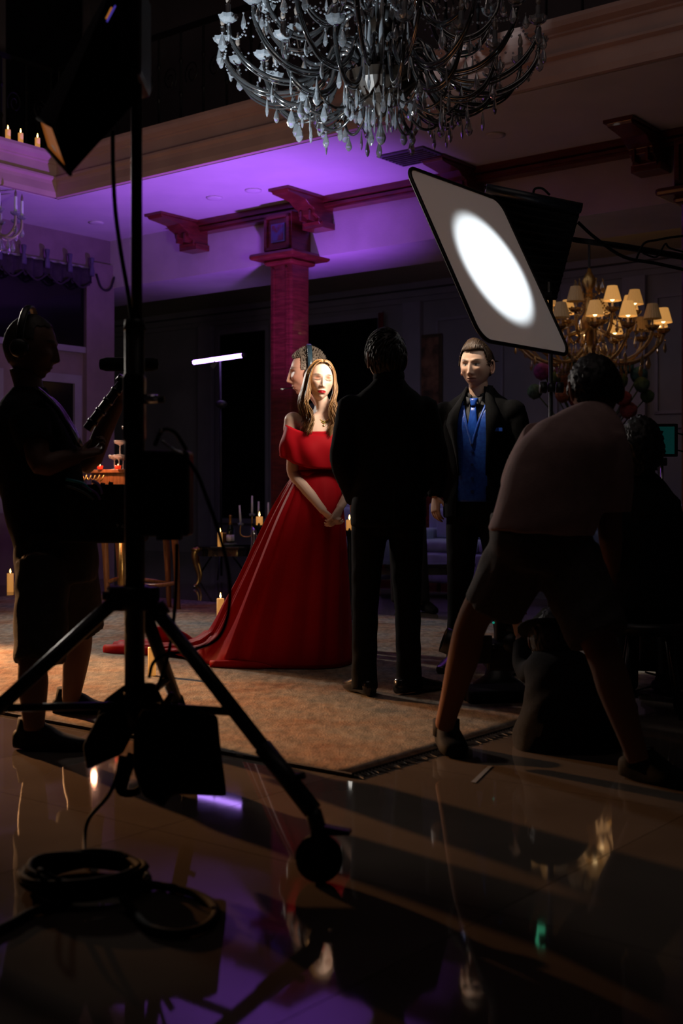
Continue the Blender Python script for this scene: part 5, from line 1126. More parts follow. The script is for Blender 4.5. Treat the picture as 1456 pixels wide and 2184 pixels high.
# boom arm reaching in from the right with its cables
ba = empty('lighting_boom', P(1456, 556, 7.5), 'thin black boom arm with drooping cables reaching in from the right', 'boom arm')
MB().tube([P(1222, 511, 7.42), P(1330, 526, 7.5), P(1700, 590, 7.8)], [.016, .020, .022], 10).build('arm', M_blackmetal, ba, True)
MB().tube([P(1232, 474, 7.4), P(1270, 508, 7.42), P(1330, 548, 7.44), P(1400, 562, 7.46), P(1480, 580, 7.5)], .010, 8, 5).build('cable', M_rubber, ba, True)
MB().tube([P(1355, 556, 7.5), P(1372, 520, 7.5), P(1400, 512, 7.5), P(1440, 505, 7.5), P(1500, 500, 7.5)], .007, 6, 5).build('cable', M_rubber, ba, True)
MB().tube([P(1370, 540, 7.52), P(1400, 548, 7.52), P(1418, 520, 7.52), P(1430, 530, 7.52), P(1490, 545, 7.52)], .006, 6, 5).build('cable', M_rubber, ba, True)
# ---- heavy lamp stand in the foreground
TD = 3.6; tx = P(287, 0, TD).x
ls = empty('lamp_stand', (tx, TD, 0), 'heavy black rolling lamp stand in the left foreground', 'lamp stand')
def T_(px, py, d=TD): return P(px, py, d)
zc_ = T_(0, 1275).z
MB().tube([(tx, TD, .42), (tx, TD, T_(0, 700).z)], .030, 16).build('lower_tube', M_blackmetal, ls, True)
MB().tube([(tx+.006, TD, T_(0, 705).z), (tx+.006, TD, 3.0)], .0165, 14).build('upper_tube', M_blackmetal, ls, True)
MB().tube([(tx, TD, T_(0, 705).z), (tx, TD, T_(0, 682).z)], [.034, .028], 14).build('tube_collar', M_blackmetal, ls, True)
MB().box((tx, TD, T_(0, 870).z), (.062, .07, .20)).build('clamp_block', M_blackplastic, ls, bevel=.012)
MB().tube([T_(305, 855, 3.58), T_(350, 852, 3.57)], .010, 10).build('lock_handle', M_blackmetal, ls, True)
MB().lathe([(.001, -.02), (.012, -.02), (.012, .02), (.001, .02)], 10, T_(322, 850, 3.56), Matrix.Rotation(R(90), 3, 'Y')).build('bolt', M_chrome, ls, True)
MB().lathe([(.035, -.035), (.05, -.03), (.055, .0), (.05, .03), (.035, .035)], 18, (tx, TD, zc_)).build('collar', M_blackmetal, ls, True)
wheel_pts = [P(680, 1835, 3.22), Vector((-1.226, 3.32, .07)), Vector((-.53, 4.28, .07))]
for k, wp in enumerate(wheel_pts):
    wp = Vector((wp.x, wp.y, .075)); d_ = Vector((wp.x-tx, wp.y-TD, 0)).normalized(); hz = Vector((tx, TD, zc_))
    top = hz+d_*.05; end = wp+Z*.11-d_*.02
    lg_ = MB(); lg_.tube([top, top.lerp(end, .8)], .021, 12); leg_o = lg_.build('leg', M_blackmetal, ls, True)
    MB().tube([top.lerp(end, .72), end], .026, 12).build('leg_end', M_blackmetal, leg_o, True)
    MB().box(top+d_*.005, (.05, .05, .07), rotz(math.atan2(d_.y, d_.x))).build('hinge', M_blackmetal, leg_o, bevel=.008)
    MB().tube([top.lerp(end, .86), top.lerp(end, .86)+Vector((.045, -.02, .012))], .010, 8).build('brace_knob', M_blackplastic, leg_o, True)
    MB().tube([(tx, TD, .40), top.lerp(end, .56)], .012, 8).build('spreader', M_blackmetal, ls, True)
    cs = MB(); cs.tube([end, wp+Z*.06], .022, 12); co = cs.build('caster', M_blackmetal, ls, True)
    ax = Vector((.25, .97, 0)) if k == 0 else Vector((-d_.y, d_.x, 0)); ax.normalize(); Mx = Matrix((ax.cross(Z), Z, ax)).transposed()
    wc_ = wp+Vector((0, 0, -.012)); MB().lathe([(.001, -.018), (.05, -.018), (.062, -.012), (.063, .012), (.05, .018), (.001, .018)], 24, wc_, Mx).build('wheel', M_rubber, co, True)
    for s_ in (-1, 1): MB().bar(wp+Z*.065+ax*s_*.022, wc_+ax*s_*.022, .03, .006, up=ax).build('fork', M_blackmetal, co)
    MB().prism([(0, 0), (.09, .012), (.09, .022), (0, .028)], .03, Matrix.Translation(wp+Z*.05-ax*.015)@Matrix((Vector((.9, -.4, 0)).normalized(), Z, ax)).transposed().to_4x4()).build('brake_lever', M_blackmetal, co)
MB().tube([(tx, TD, .44), (tx, TD, .34)], .034, 14).build('bottom_hub', M_blackmetal, ls, True)
for sx_ in (1, -1): MB().tube([Vector((tx, TD-.02, zc_+.01)), Vector((tx+sx_*.085, TD-.05, zc_-.01-.02*sx_))], .012, 8).build('collar_knob', M_blackplastic, ls, True)
MB().lathe([(.001, -.012), (.02, -.012), (.02, .012), (.001, .012)], 12, T_(347, 1297, 3.52), Matrix.Rotation(R(60), 3, 'Y')).build('knob', M_blackplastic, ls, True)
# lamp head (softbox) at the top of the stand
sx = empty('softbox', T_(280, 60, 3.55), 'black softbox lamp tilted down at the top left of the picture', 'softbox')
fr_ = [T_(150, 372, 3.40), T_(114, 270, 3.40), T_(80, 252, 3.80), T_(99, 316, 3.80)]
bk_ = [T_(300, 205, 3.50), T_(252, -60, 3.50), T_(252, -60, 3.78), T_(300, 205, 3.78)]
MB().add(fr_+bk_, [(0, 1, 5, 4), (1, 2, 6, 5), (2, 3, 7, 6), (3, 0, 4, 7), (4, 5, 6, 7)]).build('shell', M_blackcloth, sx)
ctr = sum((p for p in fr_), Vector())/4; ins = [ctr.lerp(p, .93)+Vector((.004, 0, .002)) for p in fr_]
M_dif2 = mat('amber_glow_diffuser', (.55, .22, .08), .8, emit=(1, .28, .05), estr=.16, col2=(.48, .19, .07), scale=12)  # faint warm glow put into the cloth so it shows orange
MB().add(ins, [(0, 1, 2, 3)]).build('diffuser', M_dif2, sx)
for i in range(4): MB().tube([fr_[i], fr_[(i+1) % 4]], .006, 6).build('rim', M_blackcloth, sx, True)
c_ = ctr.lerp((fr_[0]+fr_[3])/2, .15); MB().add([c_+Vector((-.004, 0, 0))+(fr_[0]-ctr)*a+(fr_[1]-ctr)*b for a, b in ((0, 0), (.2, 0), (.3, .1), (.1, .12))], [(0, 1, 2, 3)]).build('label_patch', M_mark, sx)
MB().box(T_(276, 80, 3.62), (.10, .22, .30)).build('lamp_housing', M_blackmetal, sx, bevel=.02)
for i_, (c0, a_, b_) in enumerate((((1, .35, .05), (226, 40), (238, 16)), ((.15, .10, .9), (228, 46), (246, 12)))):
    MB().tube([T_(*a_, 3.45), T_(*b_, 3.45)], .0022, 6).build('edge_glint_strip', mat('painted_glint_%d' % i_, c0, .4, emit=c0, estr=.35), sx)  # glint on the lamp edge painted as two thin glowing strips
MB().tube([T_(240, 280, 3.5), T_(241, 360, 3.5), T_(246, 450, 3.5), T_(258, 540, 3.52), T_(272, 620, 3.55), T_(282, 690, 3.58)], .0062, 8, 5).build('power_cord', M_rubber, sx, True)
# ballast box hung on the stand
bb = empty('ballast_box', T_(355, 1050, 3.55), 'black ballast box hung on the right of the lamp stand', 'ballast')
mb = MB(); mb.box(T_(356, 1052, 3.62), (.145, .12, .25)); mk('case', remesh(mb, .007, 5), M_blackplastic, bb)
MB().tube([T_(330, 950, 3.57), T_(346, 918, 3.56), T_(372, 922, 3.56), T_(398, 960, 3.57)], .006, 8, 5).build('handle', M_blackplastic, bb, True)
MB().tube([T_(345, 940, 3.545), T_(360, 953, 3.545), T_(376, 962, 3.545), T_(392, 968, 3.545)], .004, 8, 4).build('bright_clip', M_chrome, bb, True)
MB().lathe([(.001, -.004), (.006, -.004), (.006, .004), (.001, .004)], 10, T_(343, 918, 3.545), Matrix.Rotation(R(90), 3, 'X')).build('screw', M_chrome, bb, True)
MB().box(T_(362, 1144, 3.55), (.07, .05, .02)).build('foot', M_blackmetal, bb)
# ballast cable hanging in a long loop
cb = MB().tube([T_(395, 975, 3.55), T_(420, 1010, 3.55), T_(440, 1060, 3.54), T_(468, 1140, 3.54), T_(487, 1220, 3.54), T_(489, 1290, 3.54), T_(475, 1345, 3.54), T_(450, 1372, 3.54), T_(400, 1388, 3.54), T_(350, 1397, 3.54), T_(326, 1415, 3.55), T_(318, 1445, 3.56)], .0055, 8, 6).build('hanging_cable', M_rubber, smooth=True, base=T_(395, 975, 3.55)); tag(cb, 'thin black cable looping down from the ballast box across the red gown', 'cable')
cb = MB().tube([T_(377, 1160, 3.56), T_(374, 1280, 3.56), T_(362, 1380, 3.56), T_(345, 1440, 3.56), T_(335, 1470, 3.57)], .0055, 8, 6).build('hanging_cable', M_rubber, smooth=True, base=T_(377, 1160, 3.56)); tag(cb, 'thin black cable hanging straight beside the lamp stand tube', 'cable')
# sandbag
sg = empty('sandbag', T_(300, 1600), 'black saddle sandbag draped over the brace of the lamp stand', 'sandbag')
def pillow(poly, th, d, name, m=M_blackcloth, vox=.010, sm=8):
    c = [sum(p[0] for p in poly)/len(poly), sum(p[1] for p in poly)/len(poly)]; mb = MB(); vs = [T_(x, y, d-th/2) for x, y in poly]+[T_(x, y, d+th/2) for x, y in poly]; n = len(poly)
    mb.add(vs, [tuple(range(n)), tuple(range(2*n-1, n-1, -1))]+[(i, n+i, n+(i+1) % n, (i+1) % n) for i in range(n)]); return mk(name, remesh(mb, vox, sm), m, sg)
pillow([(300, 1512), (464, 1524), (470, 1590), (484, 1698), (365, 1694), (349, 1724), (304, 1698), (284, 1640), (284, 1560)], .10, 3.50, 'bag_half')
pillow([(268, 1520), (296, 1540), (262, 1608), (184, 1642), (176, 1590), (212, 1520)], .10, 3.62, 'bag_half')
pillow([(268, 1458), (330, 1455), (352, 1500), (362, 1530), (205, 1530), (222, 1492)], .13, 3.66, 'bag_top')
MB().tube([T_(262, 1612, 3.55), T_(254, 1665, 3.55), T_(258, 1688, 3.55), T_(278, 1692, 3.54), T_(298, 1684, 3.53)], [(.012, .002)]*5, 6, 5).build('strap', M_blackcloth, sg, True)
MB().tube([T_(284, 1608, 3.56), T_(268, 1650, 3.56), T_(258, 1684, 3.56)], [(.016, .002)]*3, 6, 4).build('strap', M_blackcloth, sg, True)
MB().tube([T_(345, 1512, 3.5), T_(368, 1478, 3.5)], .0095, 10).build('red_handle', mat('dark_red_rubber', (.16, .02, .02), .6, col2=(.12, .015, .015), scale=20), sg, True)
cb = MB().tube([T_(262, 1615, 3.5), FP(235, 1690, .18), FP(190, 1745, .08), FP(180, 1790, .03), FP(182, 1840, .012)], .006, 8, 6).build('power_cable', M_rubber, smooth=True, base=FP(182, 1840, 0)); tag(cb, 'black power cable dropping from the sandbag down to the cable coil', 'cable')
# cable coil on the floor
cc_ = FP(190, 1895, 0); pts = []; rn = random.Random(8)
for i in range(9*28):
    a = i/28*2*math.pi; r = .135+.022*math.sin(i*.21)+.01*rn.uniform(-1, 1)*.3; k = i/(9*28); pts.append(Vector((cc_.x+r*math.cos(a)*1.05+.015*math.sin(i*.05), cc_.y+r*math.sin(a)*.95+.012*math.cos(i*.07), .012+.055*k+.008*math.sin(i*.35))))
col_ = empty('cable_coil', Vector((cc_.x, cc_.y, 0)), 'coil of thick black cable lying on the tiles in the left foreground', 'cable coil')
MB().tube(pts, .0095, 7).build('coil', M_rubber, col_, True)
MB().tube([FP(270, 1895, .02), FP(330, 1888, .014), FP(420, 1908, .012), FP(460, 1940, .012), FP(440, 1975, .012), FP(380, 1992, .012), FP(320, 1980, .012), FP(285, 1945, .014), FP(262, 1915, .03)], .011, 8, 6).build('outer_loop', M_rubber, col_, True)
MB().tube([FP(150, 1920, .02), FP(70, 1945, .012), FP(20, 1972, .012), FP(-60, 2010, .012)], .012, 8, 5).build('tail', M_rubber, col_, True)
MB().tube([FP(140, 1880, .05), FP(112, 1870, .09), FP(96, 1862, .12), FP(84, 1855, .12), FP(82, 1868, .10), FP(96, 1878, .07), FP(110, 1890, .04)], .006, 8, 5).build('end_loop', M_rubber, col_, True)
# ---- low camera rig on the floor
cg = empty('camera_rig', FP(1065, 1480, 0), 'black cinema camera on a low mount on the floor near the crouched person', 'camera')
CD = 5.85; I_ = lambda px, py, d=CD: P(px, py, d)
MB().box(I_(1062, 1395), (.13, .22, .13)).build('camera_body', M_blackplastic, cg, bevel=.012)
MB().box(I_(1072, 1330), (.075, .10, .17)).build('battery_tower', M_blackplastic, cg, bevel=.01)
MB().lathe([(.03, 0), (.05, .01), (.05, .12), (.06, .13), (.06, .2), (.052, .2), (.045, .15)], 20, I_(1030, 1395, 5.78), Matrix.Rotation(R(-70), 3, 'Y')).build('lens', M_blackplastic, cg, True)
MB().box(I_(1028, 1385, 5.7), (.09, .02, .13)).build('matte_box', M_blackplastic, cg, bevel=.004)
MB().tube([I_(1082, 1342, 5.75), I_(1116, 1350, 5.70)], .012, 10).build('handle', M_blackmetal, cg, True)
MB().lathe([(.001, -.006), (.045, -.006), (.045, .006), (.001, .006)], 20, I_(1092, 1372, 5.7), Matrix.Rotation(R(80), 3, 'X')).build('follow_focus', M_blackmetal, cg, True)
MB().ell(I_(1053, 1379, 5.73), (.022, .016, .016)).build('viewfinder', M_shoe, cg, True)
MB().ell(I_(1052, 1328, 5.76), (.006, .004, .006), 8, 5).build('indicator', mat('green_led', (.02, .3, .2), .4, emit=(.02, .5, .35), estr=.35), cg)
MB().box(I_(1128, 1394, 5.75), (.07, .05, .012), Matrix.Rotation(R(20), 3, 'Y')).build('side_plate', M_chrome, cg)
MB().lathe([(.001, .02), (.11, .02), (.13, .05), (.07, .09), (.06, .15), (.001, .15)], 20, FP(1062, 1478, 0)).build('mount', M_blackmetal, cg, True)
bs_ = MB(); bs_.box(FP(1058, 1480, .035), (.34, .26, .07), rotz(.2)); tag(mk('flat_bag', remesh(bs_, .012, 5), M_blackcloth, base=FP(1058, 1480, 0)), 'flat black bag on the rug under the low camera mount', 'bag')
# ---- dolly cart at the right edge
dc = empty('dolly_cart', FP(1440, 1478, 0), 'dark equipment cart with a caster wheel at the right edge', 'cart'); ED = FD(1478); E_ = lambda px, py, dd=0: P(px, py, ED+dd)
MB().bar(E_(1345, 1418), E_(1520, 1428), .05, .05).build('rail', M_blackmetal, dc); MB().bar(E_(1365, 1412, .45), E_(1520, 1418, .45), .05, .05).build('rail', M_blackmetal, dc)
MB().box(E_(1475, 1410, .22), (.42, .5, .03)).build('deck', M_blackmetal, dc)
MB().bar(E_(1447, 1470), E_(1444, 1170), .05, .05).build('upright', M_blackmetal, dc); MB().bar(E_(1530, 1470, .4), E_(1530, 1170, .4), .05, .05).build('upright', M_blackmetal, dc)
for k, (px, dd) in enumerate(((1405, .0), (1500, .05), (1430, .45))):
    c = E_(px, 1458, dd); c.z = .045; MB().lathe([(.001, -.014), (.036, -.014), (.045, -.008), (.045, .008), (.036, .014), (.001, .014)], 18, c, Matrix.Rotation(R(80), 3, 'Y')@Matrix.Rotation(R(20), 3, 'X')).build('wheel', M_rubber, dc, True)
    MB().tube([c+Z*.05, c+Z*.085], .018, 10).build('caster_fork', M_chrome, dc, True); MB().box(c+Z*.055+Vector((-.04, -.02, 0)), (.07, .03, .008), Matrix.Rotation(R(15), 3, 'Y')).build('brake_lever', M_blackmetal, dc)
pb = MB(); pb.box(E_(1400, 1362, .1), (.22, .2, .22)); tag(mk('brown_bag', remesh(pb, .012, 8), mat('brown_canvas', (.05, .038, .028), .9, col2=(.035, .027, .02), scale=30, bump=.3), base=E_(1400, 1415, .1)), 'brown canvas bag standing on the equipment cart', 'bag')
# ---- small monitor
mo = empty('monitor', P(1418, 1050, 7.6), 'small teal lit monitor on a thin pole at the right', 'monitor'); O_ = lambda px, py, d=7.6: P(px, py, d)
MB().box(O_(1418, 939), (.150, .03, .205), rotz(-.1)).build('bezel', M_blackplastic, mo, bevel=.006)
MB().box(O_(1418, 939, 7.58), (.112, .006, .168), rotz(-.1)).build('screen', mat('teal_screen', (.01, .05, .05), .25, emit=(.02, .26, .24), estr=.055), mo)
MB().tube([O_(1411, 970), O_(1411, 1475)], .010, 8).build('pole', M_chrome, mo, True); MB().box(O_(1412, 985), (.05, .05, .05)).build('clamp', M_blackplastic, mo, bevel=.006)
for k in range(3): a = k*2.09; b_ = O_(1411, 1050); MB().tube([Vector((b_.x, b_.y, .35)), Vector((b_.x+.3*math.cos(a), b_.y+.3*math.sin(a), .01))], .009, 8).build('leg', M_blackmetal, mo, True)
for dy_ in (924, 960): MB().tube([O_(1441, dy_), O_(1452, dy_+2), O_(1480, dy_+10)], .005, 6, 3).build('cable', M_rubber, mo, True)
# ---- purple tube light on its stand
tl = empty('tube_light', P(470, 1232, 14.6), 'glowing purple tube light on a thin black stand', 'light'); 
M_tube = mat('purple_tube', (.9, .8, 1), .4, emit=(.46, .24, 1.0), estr=9)
a, b = P(413, 773, 14.75), P(517, 758, 14.35); MB().tube([a, b], .026, 14).build('tube', M_tube, tl, True)
for q, e in ((a, a-(b-a).normalized()*.03), (b, b+(b-a).normalized()*.04)): MB().tube([q, e], .028, 12).build('end_cap', M_blackplastic, tl, True)
MB().tube([P(470, 768, 14.56), P(472, 1228, 14.6)], .014, 8).build('pole', M_blackmetal, tl, True); MB().box(P(456, 778, 14.52), (.05, .04, .08), Matrix.Rotation(R(40), 3, 'Y')).build('bracket', M_chrome, tl)
MB().ell(P(472, 862, 14.55), (.07, .05, .05)).build('clamp', M_blackplastic, tl, True)
for k in range(3): aa = k*2.09+.5; f_ = P(472, 1232, 14.6); MB().tube([Vector((f_.x, f_.y, .45)), Vector((f_.x+.35*math.cos(aa), f_.y+.35*math.sin(aa), .015))], .011, 6).build('leg', M_blackmetal, tl, True)
# ---- purple up-light on a short stand behind the woman
c = P(660, 965, 11.5); ul = empty('uplight_stand', Vector((c.x, c.y, 0)), 'small black up-light on a short stand hidden behind the woman in red', 'light')
MB().lathe([(.001, -.16), (.06, -.16), (.075, -.10), (.08, .0), (.07, .0), (.06, -.05), (.001, -.05)], 18, c).build('housing', M_blackmetal, ul, True)
MB().tube([c-Z*.16, Vector((c.x, c.y, .3))], .014, 8).build('pole', M_blackmetal, ul, True)
for k in range(3): a_ = k*2.09+.3; MB().tube([Vector((c.x, c.y, .4)), Vector((c.x+.2*math.cos(a_), c.y+.2*math.sin(a_), .012))], .010, 8).build('leg', M_blackmetal, ul, True)
# ---- two small white lamps seen in gaps between the people
M_bar = mat('white_lamp_glass', (1, 1, 1), .4, emit=(1, .97, .9), estr=1.8)
for px, lab in ((752, 'small white lamp glimpsed under the arm of the man seen from behind'), (1081, 'small white lamp glimpsed beside the waistcoat man\'s elbow')):
    q = P(px, 1012, 9.6); e = empty('standing_lamp', Vector((q.x, q.y, 0)), lab, 'lamp', 'small white standing lamps')
    MB().lathe([(.03, 0), (.034, .02), (.034, .09), (.03, .11), (.001, .112)], 14, q).build('globe', M_bar, e, True); MB().tube([q, Vector((q.x, q.y, .02))], .011, 8).build('pole', M_blackmetal, e, True); MB().lathe([(.001, 0), (.11, 0), (.11, .015), (.02, .03)], 16, (q.x, q.y, 0)).build('base', M_blackmetal, e, True)
# ---- green illuminated sign box under the soffit, behind the ribbed softbox
c = P(1150, 560, 11.9); gs = empty('green_sign_lamp', c, 'green lit sign box under the soffit whose reflection shows on the tiles', 'sign')
MB().box(c, (.17, .05, .22), RM).build('housing', M_blackplastic, gs, bevel=.006); MB().box(c-V*.028, (.15, .006, .20), RM).build('lens', mat('green_lens', (.05, .5, .28), .4, emit=(.10, .75, .38), estr=1.6, col2=(.03, .3, .16), scale=12), gs)
MB().bar(c+Z*.11, Vector((c.x, c.y, ZS)), .02).build('hanger', M_blackmetal, gs)
# ---- candles
def candle(p, h, r, lab, grp, z=None, lit=True):
    o = empty('candle', p, lab, 'candle', grp); p = Vector(p)
    MB().lathe([(.001, 0), (r, 0), (r, h*.97), (r*.96, h), (r*.75, h*.985), (.001, h*.965)], 18, p).build('wax', M_wax, o, True)
    MB().tube([p+Z*h*.96, p+Z*(h+.006)], .0015, 5).build('wick', M_rubber, o)
    if lit: MB().lathe([(.001, 0), (.006, .008), (.0075, .018), (.004, .034), (.0006, .046)], 10, p+Z*(h+.002)).build('flame', M_flame, o, True)
    return o
candle(FP(470, 1322, .012), .17, .030, 'lit ivory pillar candle on the rug beside the gown\'s train', 'pillar candles on the floor')
candle(FP(324, 1440, .012), .155, .023, 'lit ivory pillar candle on the rug behind the lamp stand', 'pillar candles on the floor')
candle(FP(22, 1262, .0), .19, .033, 'lit ivory pillar candle at the far left edge', 'pillar candles on the floor')
candle(FP(122, 1385, .012), .12, .025, 'lit candle glimpsed between the sound recordist\'s legs', 'pillar candles on the floor')
for k, (px, py) in enumerate(((17, 309), (44, 316), (80, 326))):
    r_ = (px-CX)/F; uu = UL+.05; bx_, by_ = COL.x+U.x*uu, COL.y+U.y*uu; vv_ = (r_*by_-bx_)/(V.x-r_*V.y); candle(Q(uu, vv_, ZC+.45), .11, .026, ['leftmost', 'middle', 'rightmost'][k]+' of the three candles on the gallery ledge at top left', 'candles on the gallery ledge')
# ---- coffee tables, bottle, candelabra, sofas
def cab_leg(mb, top, out, h, r=.02):
    o = Vector(out).normalized(); mb.tube([top, top+o*.05-Z*h*.12, top+o*.045-Z*h*.35, top+o*.0-Z*h*.72, top+o*.02-Z*(h-.03), top+o*.05-Z*(h-.01)], [r*1.5, r*1.6, r*1.2, r*.75, r*.8, r*1.0], 10, 4, hint=Vector((-o.y, o.x, 0)))
def coffee_table(name, lab, c, w_, d_, h, ang):
    e = empty(name, Vector((c.x, c.y, 0)), lab, 'table'); M = rotz(ang); c = Vector((c.x, c.y, 0))
    mb = MB(); n = 40; prof = []
    poly = [(w_/2*math.copysign(abs(math.cos(t))**.6, math.cos(t)), d_/2*math.copysign(abs(math.sin(t))**.6, math.sin(t))) for t in [2*math.pi*i/n for i in range(n)]]
    mb.prism(poly, .035, Matrix.Translation(c+Z*(h-.035))@M.to_4x4()); mb.build('top', M_blacktop, e, bevel=.006)
    mb = MB(); mb.prism([(x*.9, y*.9) for x, y in poly], .07, Matrix.Translation(c+Z*(h-.105))@M.to_4x4()); mb.build('apron', M_blacktop, e)
    for sx_ in (-1, 1):
        for sy_ in (-1, 1):
            t = c+M@Vector((sx_*w_*.42, sy_*d_*.40, h-.02)); mb = MB(); cab_leg(mb, t, M@Vector((sx_, sy_*.6, 0)), h-.03); lo = mb.build('leg', M_gold, e, True)
            MB().ell(t+(M@Vector((sx_, sy_*.6, 0))).normalized()*.04-Z*.012, (.05, .04, .025), 12, 7).build('knee_scroll', M_gold, lo, True)
            MB().ell(t+(M@Vector((sx_, sy_*.6, 0))).normalized()*.05-Z*(h-.035), .016, 10, 6).build('foot', M_chrome, lo, True)
    return e
t1 = FP(480, 1247); t1 = Vector((P(484, 0, 13.3).x, 13.45, 0)); ang_u = math.atan2(U.y, U.x)
coffee_table('coffee_table', 'black coffee table with gilded curved legs left of the red gown', t1, .74, .5, .445, 0.05)
t2 = P(868, 0, 12.2); coffee_table('coffee_table', 'low black table with gilded legs behind the suited men', Vector((t2.x, 12.2, 0)), 1.36, .55, .33, -.05)
ct = empty('tray_glass', P(487, 1162, 13.4), 'low glass dish on the left black coffee table', 'dish'); MB().lathe([(.03, .445), (.09, .455), (.10, .475), (.095, .475), (.085, .46), (.02, .45)], 18, (P(487, 0, 13.38).x, 13.38, 0)).build('bowl', M_crystal, ct, True)
bt = empty('champagne_bottle', P(492, 1155, 13.5), 'gold foiled champagne bottle on the left black coffee table', 'bottle'); bx0 = Vector((P(491, 0, 13.52).x, 13.52, .445))
MB().lathe([(.001, .0), (.044, .0), (.045, .02), (.045, .16), (.04, .19), (.020, .235), (.015, .26)], 16, bx0).build('glass', mat('dark_green_glass', (.006, .014, .008), .1, col2=(.008, .018, .01), scale=10, coat=.5), bt, True)
MB().lathe([(.024, .225), (.016, .262), (.0155, .315), (.019, .318), (.018, .335), (.001, .337)], 14, bx0).build('foil', M_gold, bt, True)
MB().lathe([(.0455, .05), (.0458, .05), (.0458, .12), (.0455, .12)], 16, bx0).build('label', M_whitewax, bt, True)
candle(Vector((P(470, 0, 13.35).x, 13.30, .445)), .15, .026, 'lit candle on the left black coffee table beside the bottle', 'candles on the tables')
gl = empty('ice_bucket', Vector((P(478, 0, 13.6).x, 13.66, .445)), 'small metal bucket behind the candle on the left coffee table', 'bucket'); MB().lathe([(.001, 0), (.05, 0), (.068, .13), (.072, .135), (.064, .135), (.05, .02), (.001, .02)], 16, Vector(gl.location)).build('body', M_gold, gl, True)
# candelabrum with white tapers
cl = empty('candelabrum', Vector((P(541, 0, 12.8).x, 12.9, 0)), 'silver and gold candelabrum with unlit white tapers left of the gown', 'candelabrum'); cx_, cy_ = P(541, 0, 12.9).x, 12.9; s_c = F/12.9
zt_ = P(0, 1136, 12.9).z
MB().lathe([(.001, 0), (.14, 0), (.14, .02), (.04, .05), (.025, .2), (.04, .3), (.07, .36), (.04, .42), (.02, .5), (.03, zt_-.02), (.02, zt_+.06)], 16, (cx_, cy_, 0)).build('stem', M_chrome, cl, True)
for (px, py, lean) in ((513, 1118, -.012), (550, 1110, .0), (572, 1112, .0), (536, 1098, 0.0)):
    t = Vector((P(px, 0, 12.9).x, cy_+(.10 if px in (550, 536) else 0), P(0, py, 12.9).z))
    MB().tube([Vector((cx_, cy_, zt_-.02)), Vector(((cx_+t.x)/2, (cy_+t.y)/2, zt_-.045)), Vector((t.x, t.y, zt_-.02)), t-Z*.0], .008, 8, 5).build('arm', M_gold, cl, True)
    MB().lathe([(.008, -.02), (.03, -.01), (.034, .012), (.012, .012), (.012, .03)], 12, t).build('candle_cup', M_crystal, cl, True)
    MB().tube([t, t+Z*.20+DX*lean], [.0125, .010], 10).build('taper', M_whitewax, cl, True)
def candlestick(px, pyb, pyt, d, lab):
    b_ = Vector((P(px, 0, d).x, d, 0)); zt = P(0, pyb, d).z; e = empty('candlestick', b_, lab, 'candlestick', 'black floor candlesticks'); st_ = zt
    MB().lathe([(.001, 0), (.12, 0), (.12, .02), (.04, .06), (.025, .15), (.045, .22), (.02, .30), (.035, zt*.6), (.018, zt*.8), (.03, zt-.05), (.06, zt-.02), (.065, zt), (.001, zt)], 14, b_).build('stem', M_iron, e, True)
    for k in range(8): a = k*.785; MB().ell(b_+Vector((.06*math.cos(a), .06*math.sin(a), zt+.005)), (.012, .012, .018), 6, 5).build('petal', M_iron, e, True)
    candle(Vector((b_.x, b_.y, zt+.001)), P(0, pyt, d).z-zt, .032, 'lit candle on '+lab, 'candles on black candlesticks')
candlestick(553, 1120, 1102, 11.6, 'the black candlestick left of the gown'); candlestick(745, 1131, 1109, 11.4, 'the black candlestick between the gown and the suited man')
def sofa(u0, u1, v0, lab):
    e = empty('sofa', Q((u0+u1)/2, v0+.4, 0), lab, 'sofa', 'pale blue sofas along the back'); w_ = u1-u0
    def B(a, b, c, d, z0, z1, nm, r=.05, par=None):
        mb = MB(); mb.rbox(a, b, c, d, z0, z1); return mk(nm, remesh(mb, .03, 3), M_sofa, par or e)
    B(u0, u1, v0, v0+.75, .08, .40, 'base'); B(u0, u1, v0+.60, v0+.85, .3, .92, 'backrest'); B(u0-.02, u0+.17, v0, v0+.8, .1, .64, 'armrest'); B(u1-.17, u1+.02, v0, v0+.8, .1, .64, 'armrest')
    n = max(1, round((w_-.3)/.7)); cw = (w_-.34)/n
    for k in range(n): B(u0+.17+k*cw+.005, u0+.17+(k+1)*cw-.005, v0+.02, v0+.62, .40, .53, 'seat_cushion'); B(u0+.17+k*cw+.02, u0+.17+(k+1)*cw-.02, v0+.46, v0+.62, .53, .86, 'back_cushion')
    for a in (u0+.08, u1-.08):
        for b in (v0+.06, v0+.7): MB().lathe([(.02, 0), (.03, .08)], 8, Q(a, b, 0)).build('foot', M_gold, e)
sofa(-1.35, .55, .75, 'pale blue sofa left of the column behind the red gown'); sofa(.75, 2.75, .75, 'pale blue sofa behind the two suited men'); sofa(3.6, 5.4, .75, 'pale blue sofa seen at the right edge behind the monitor')
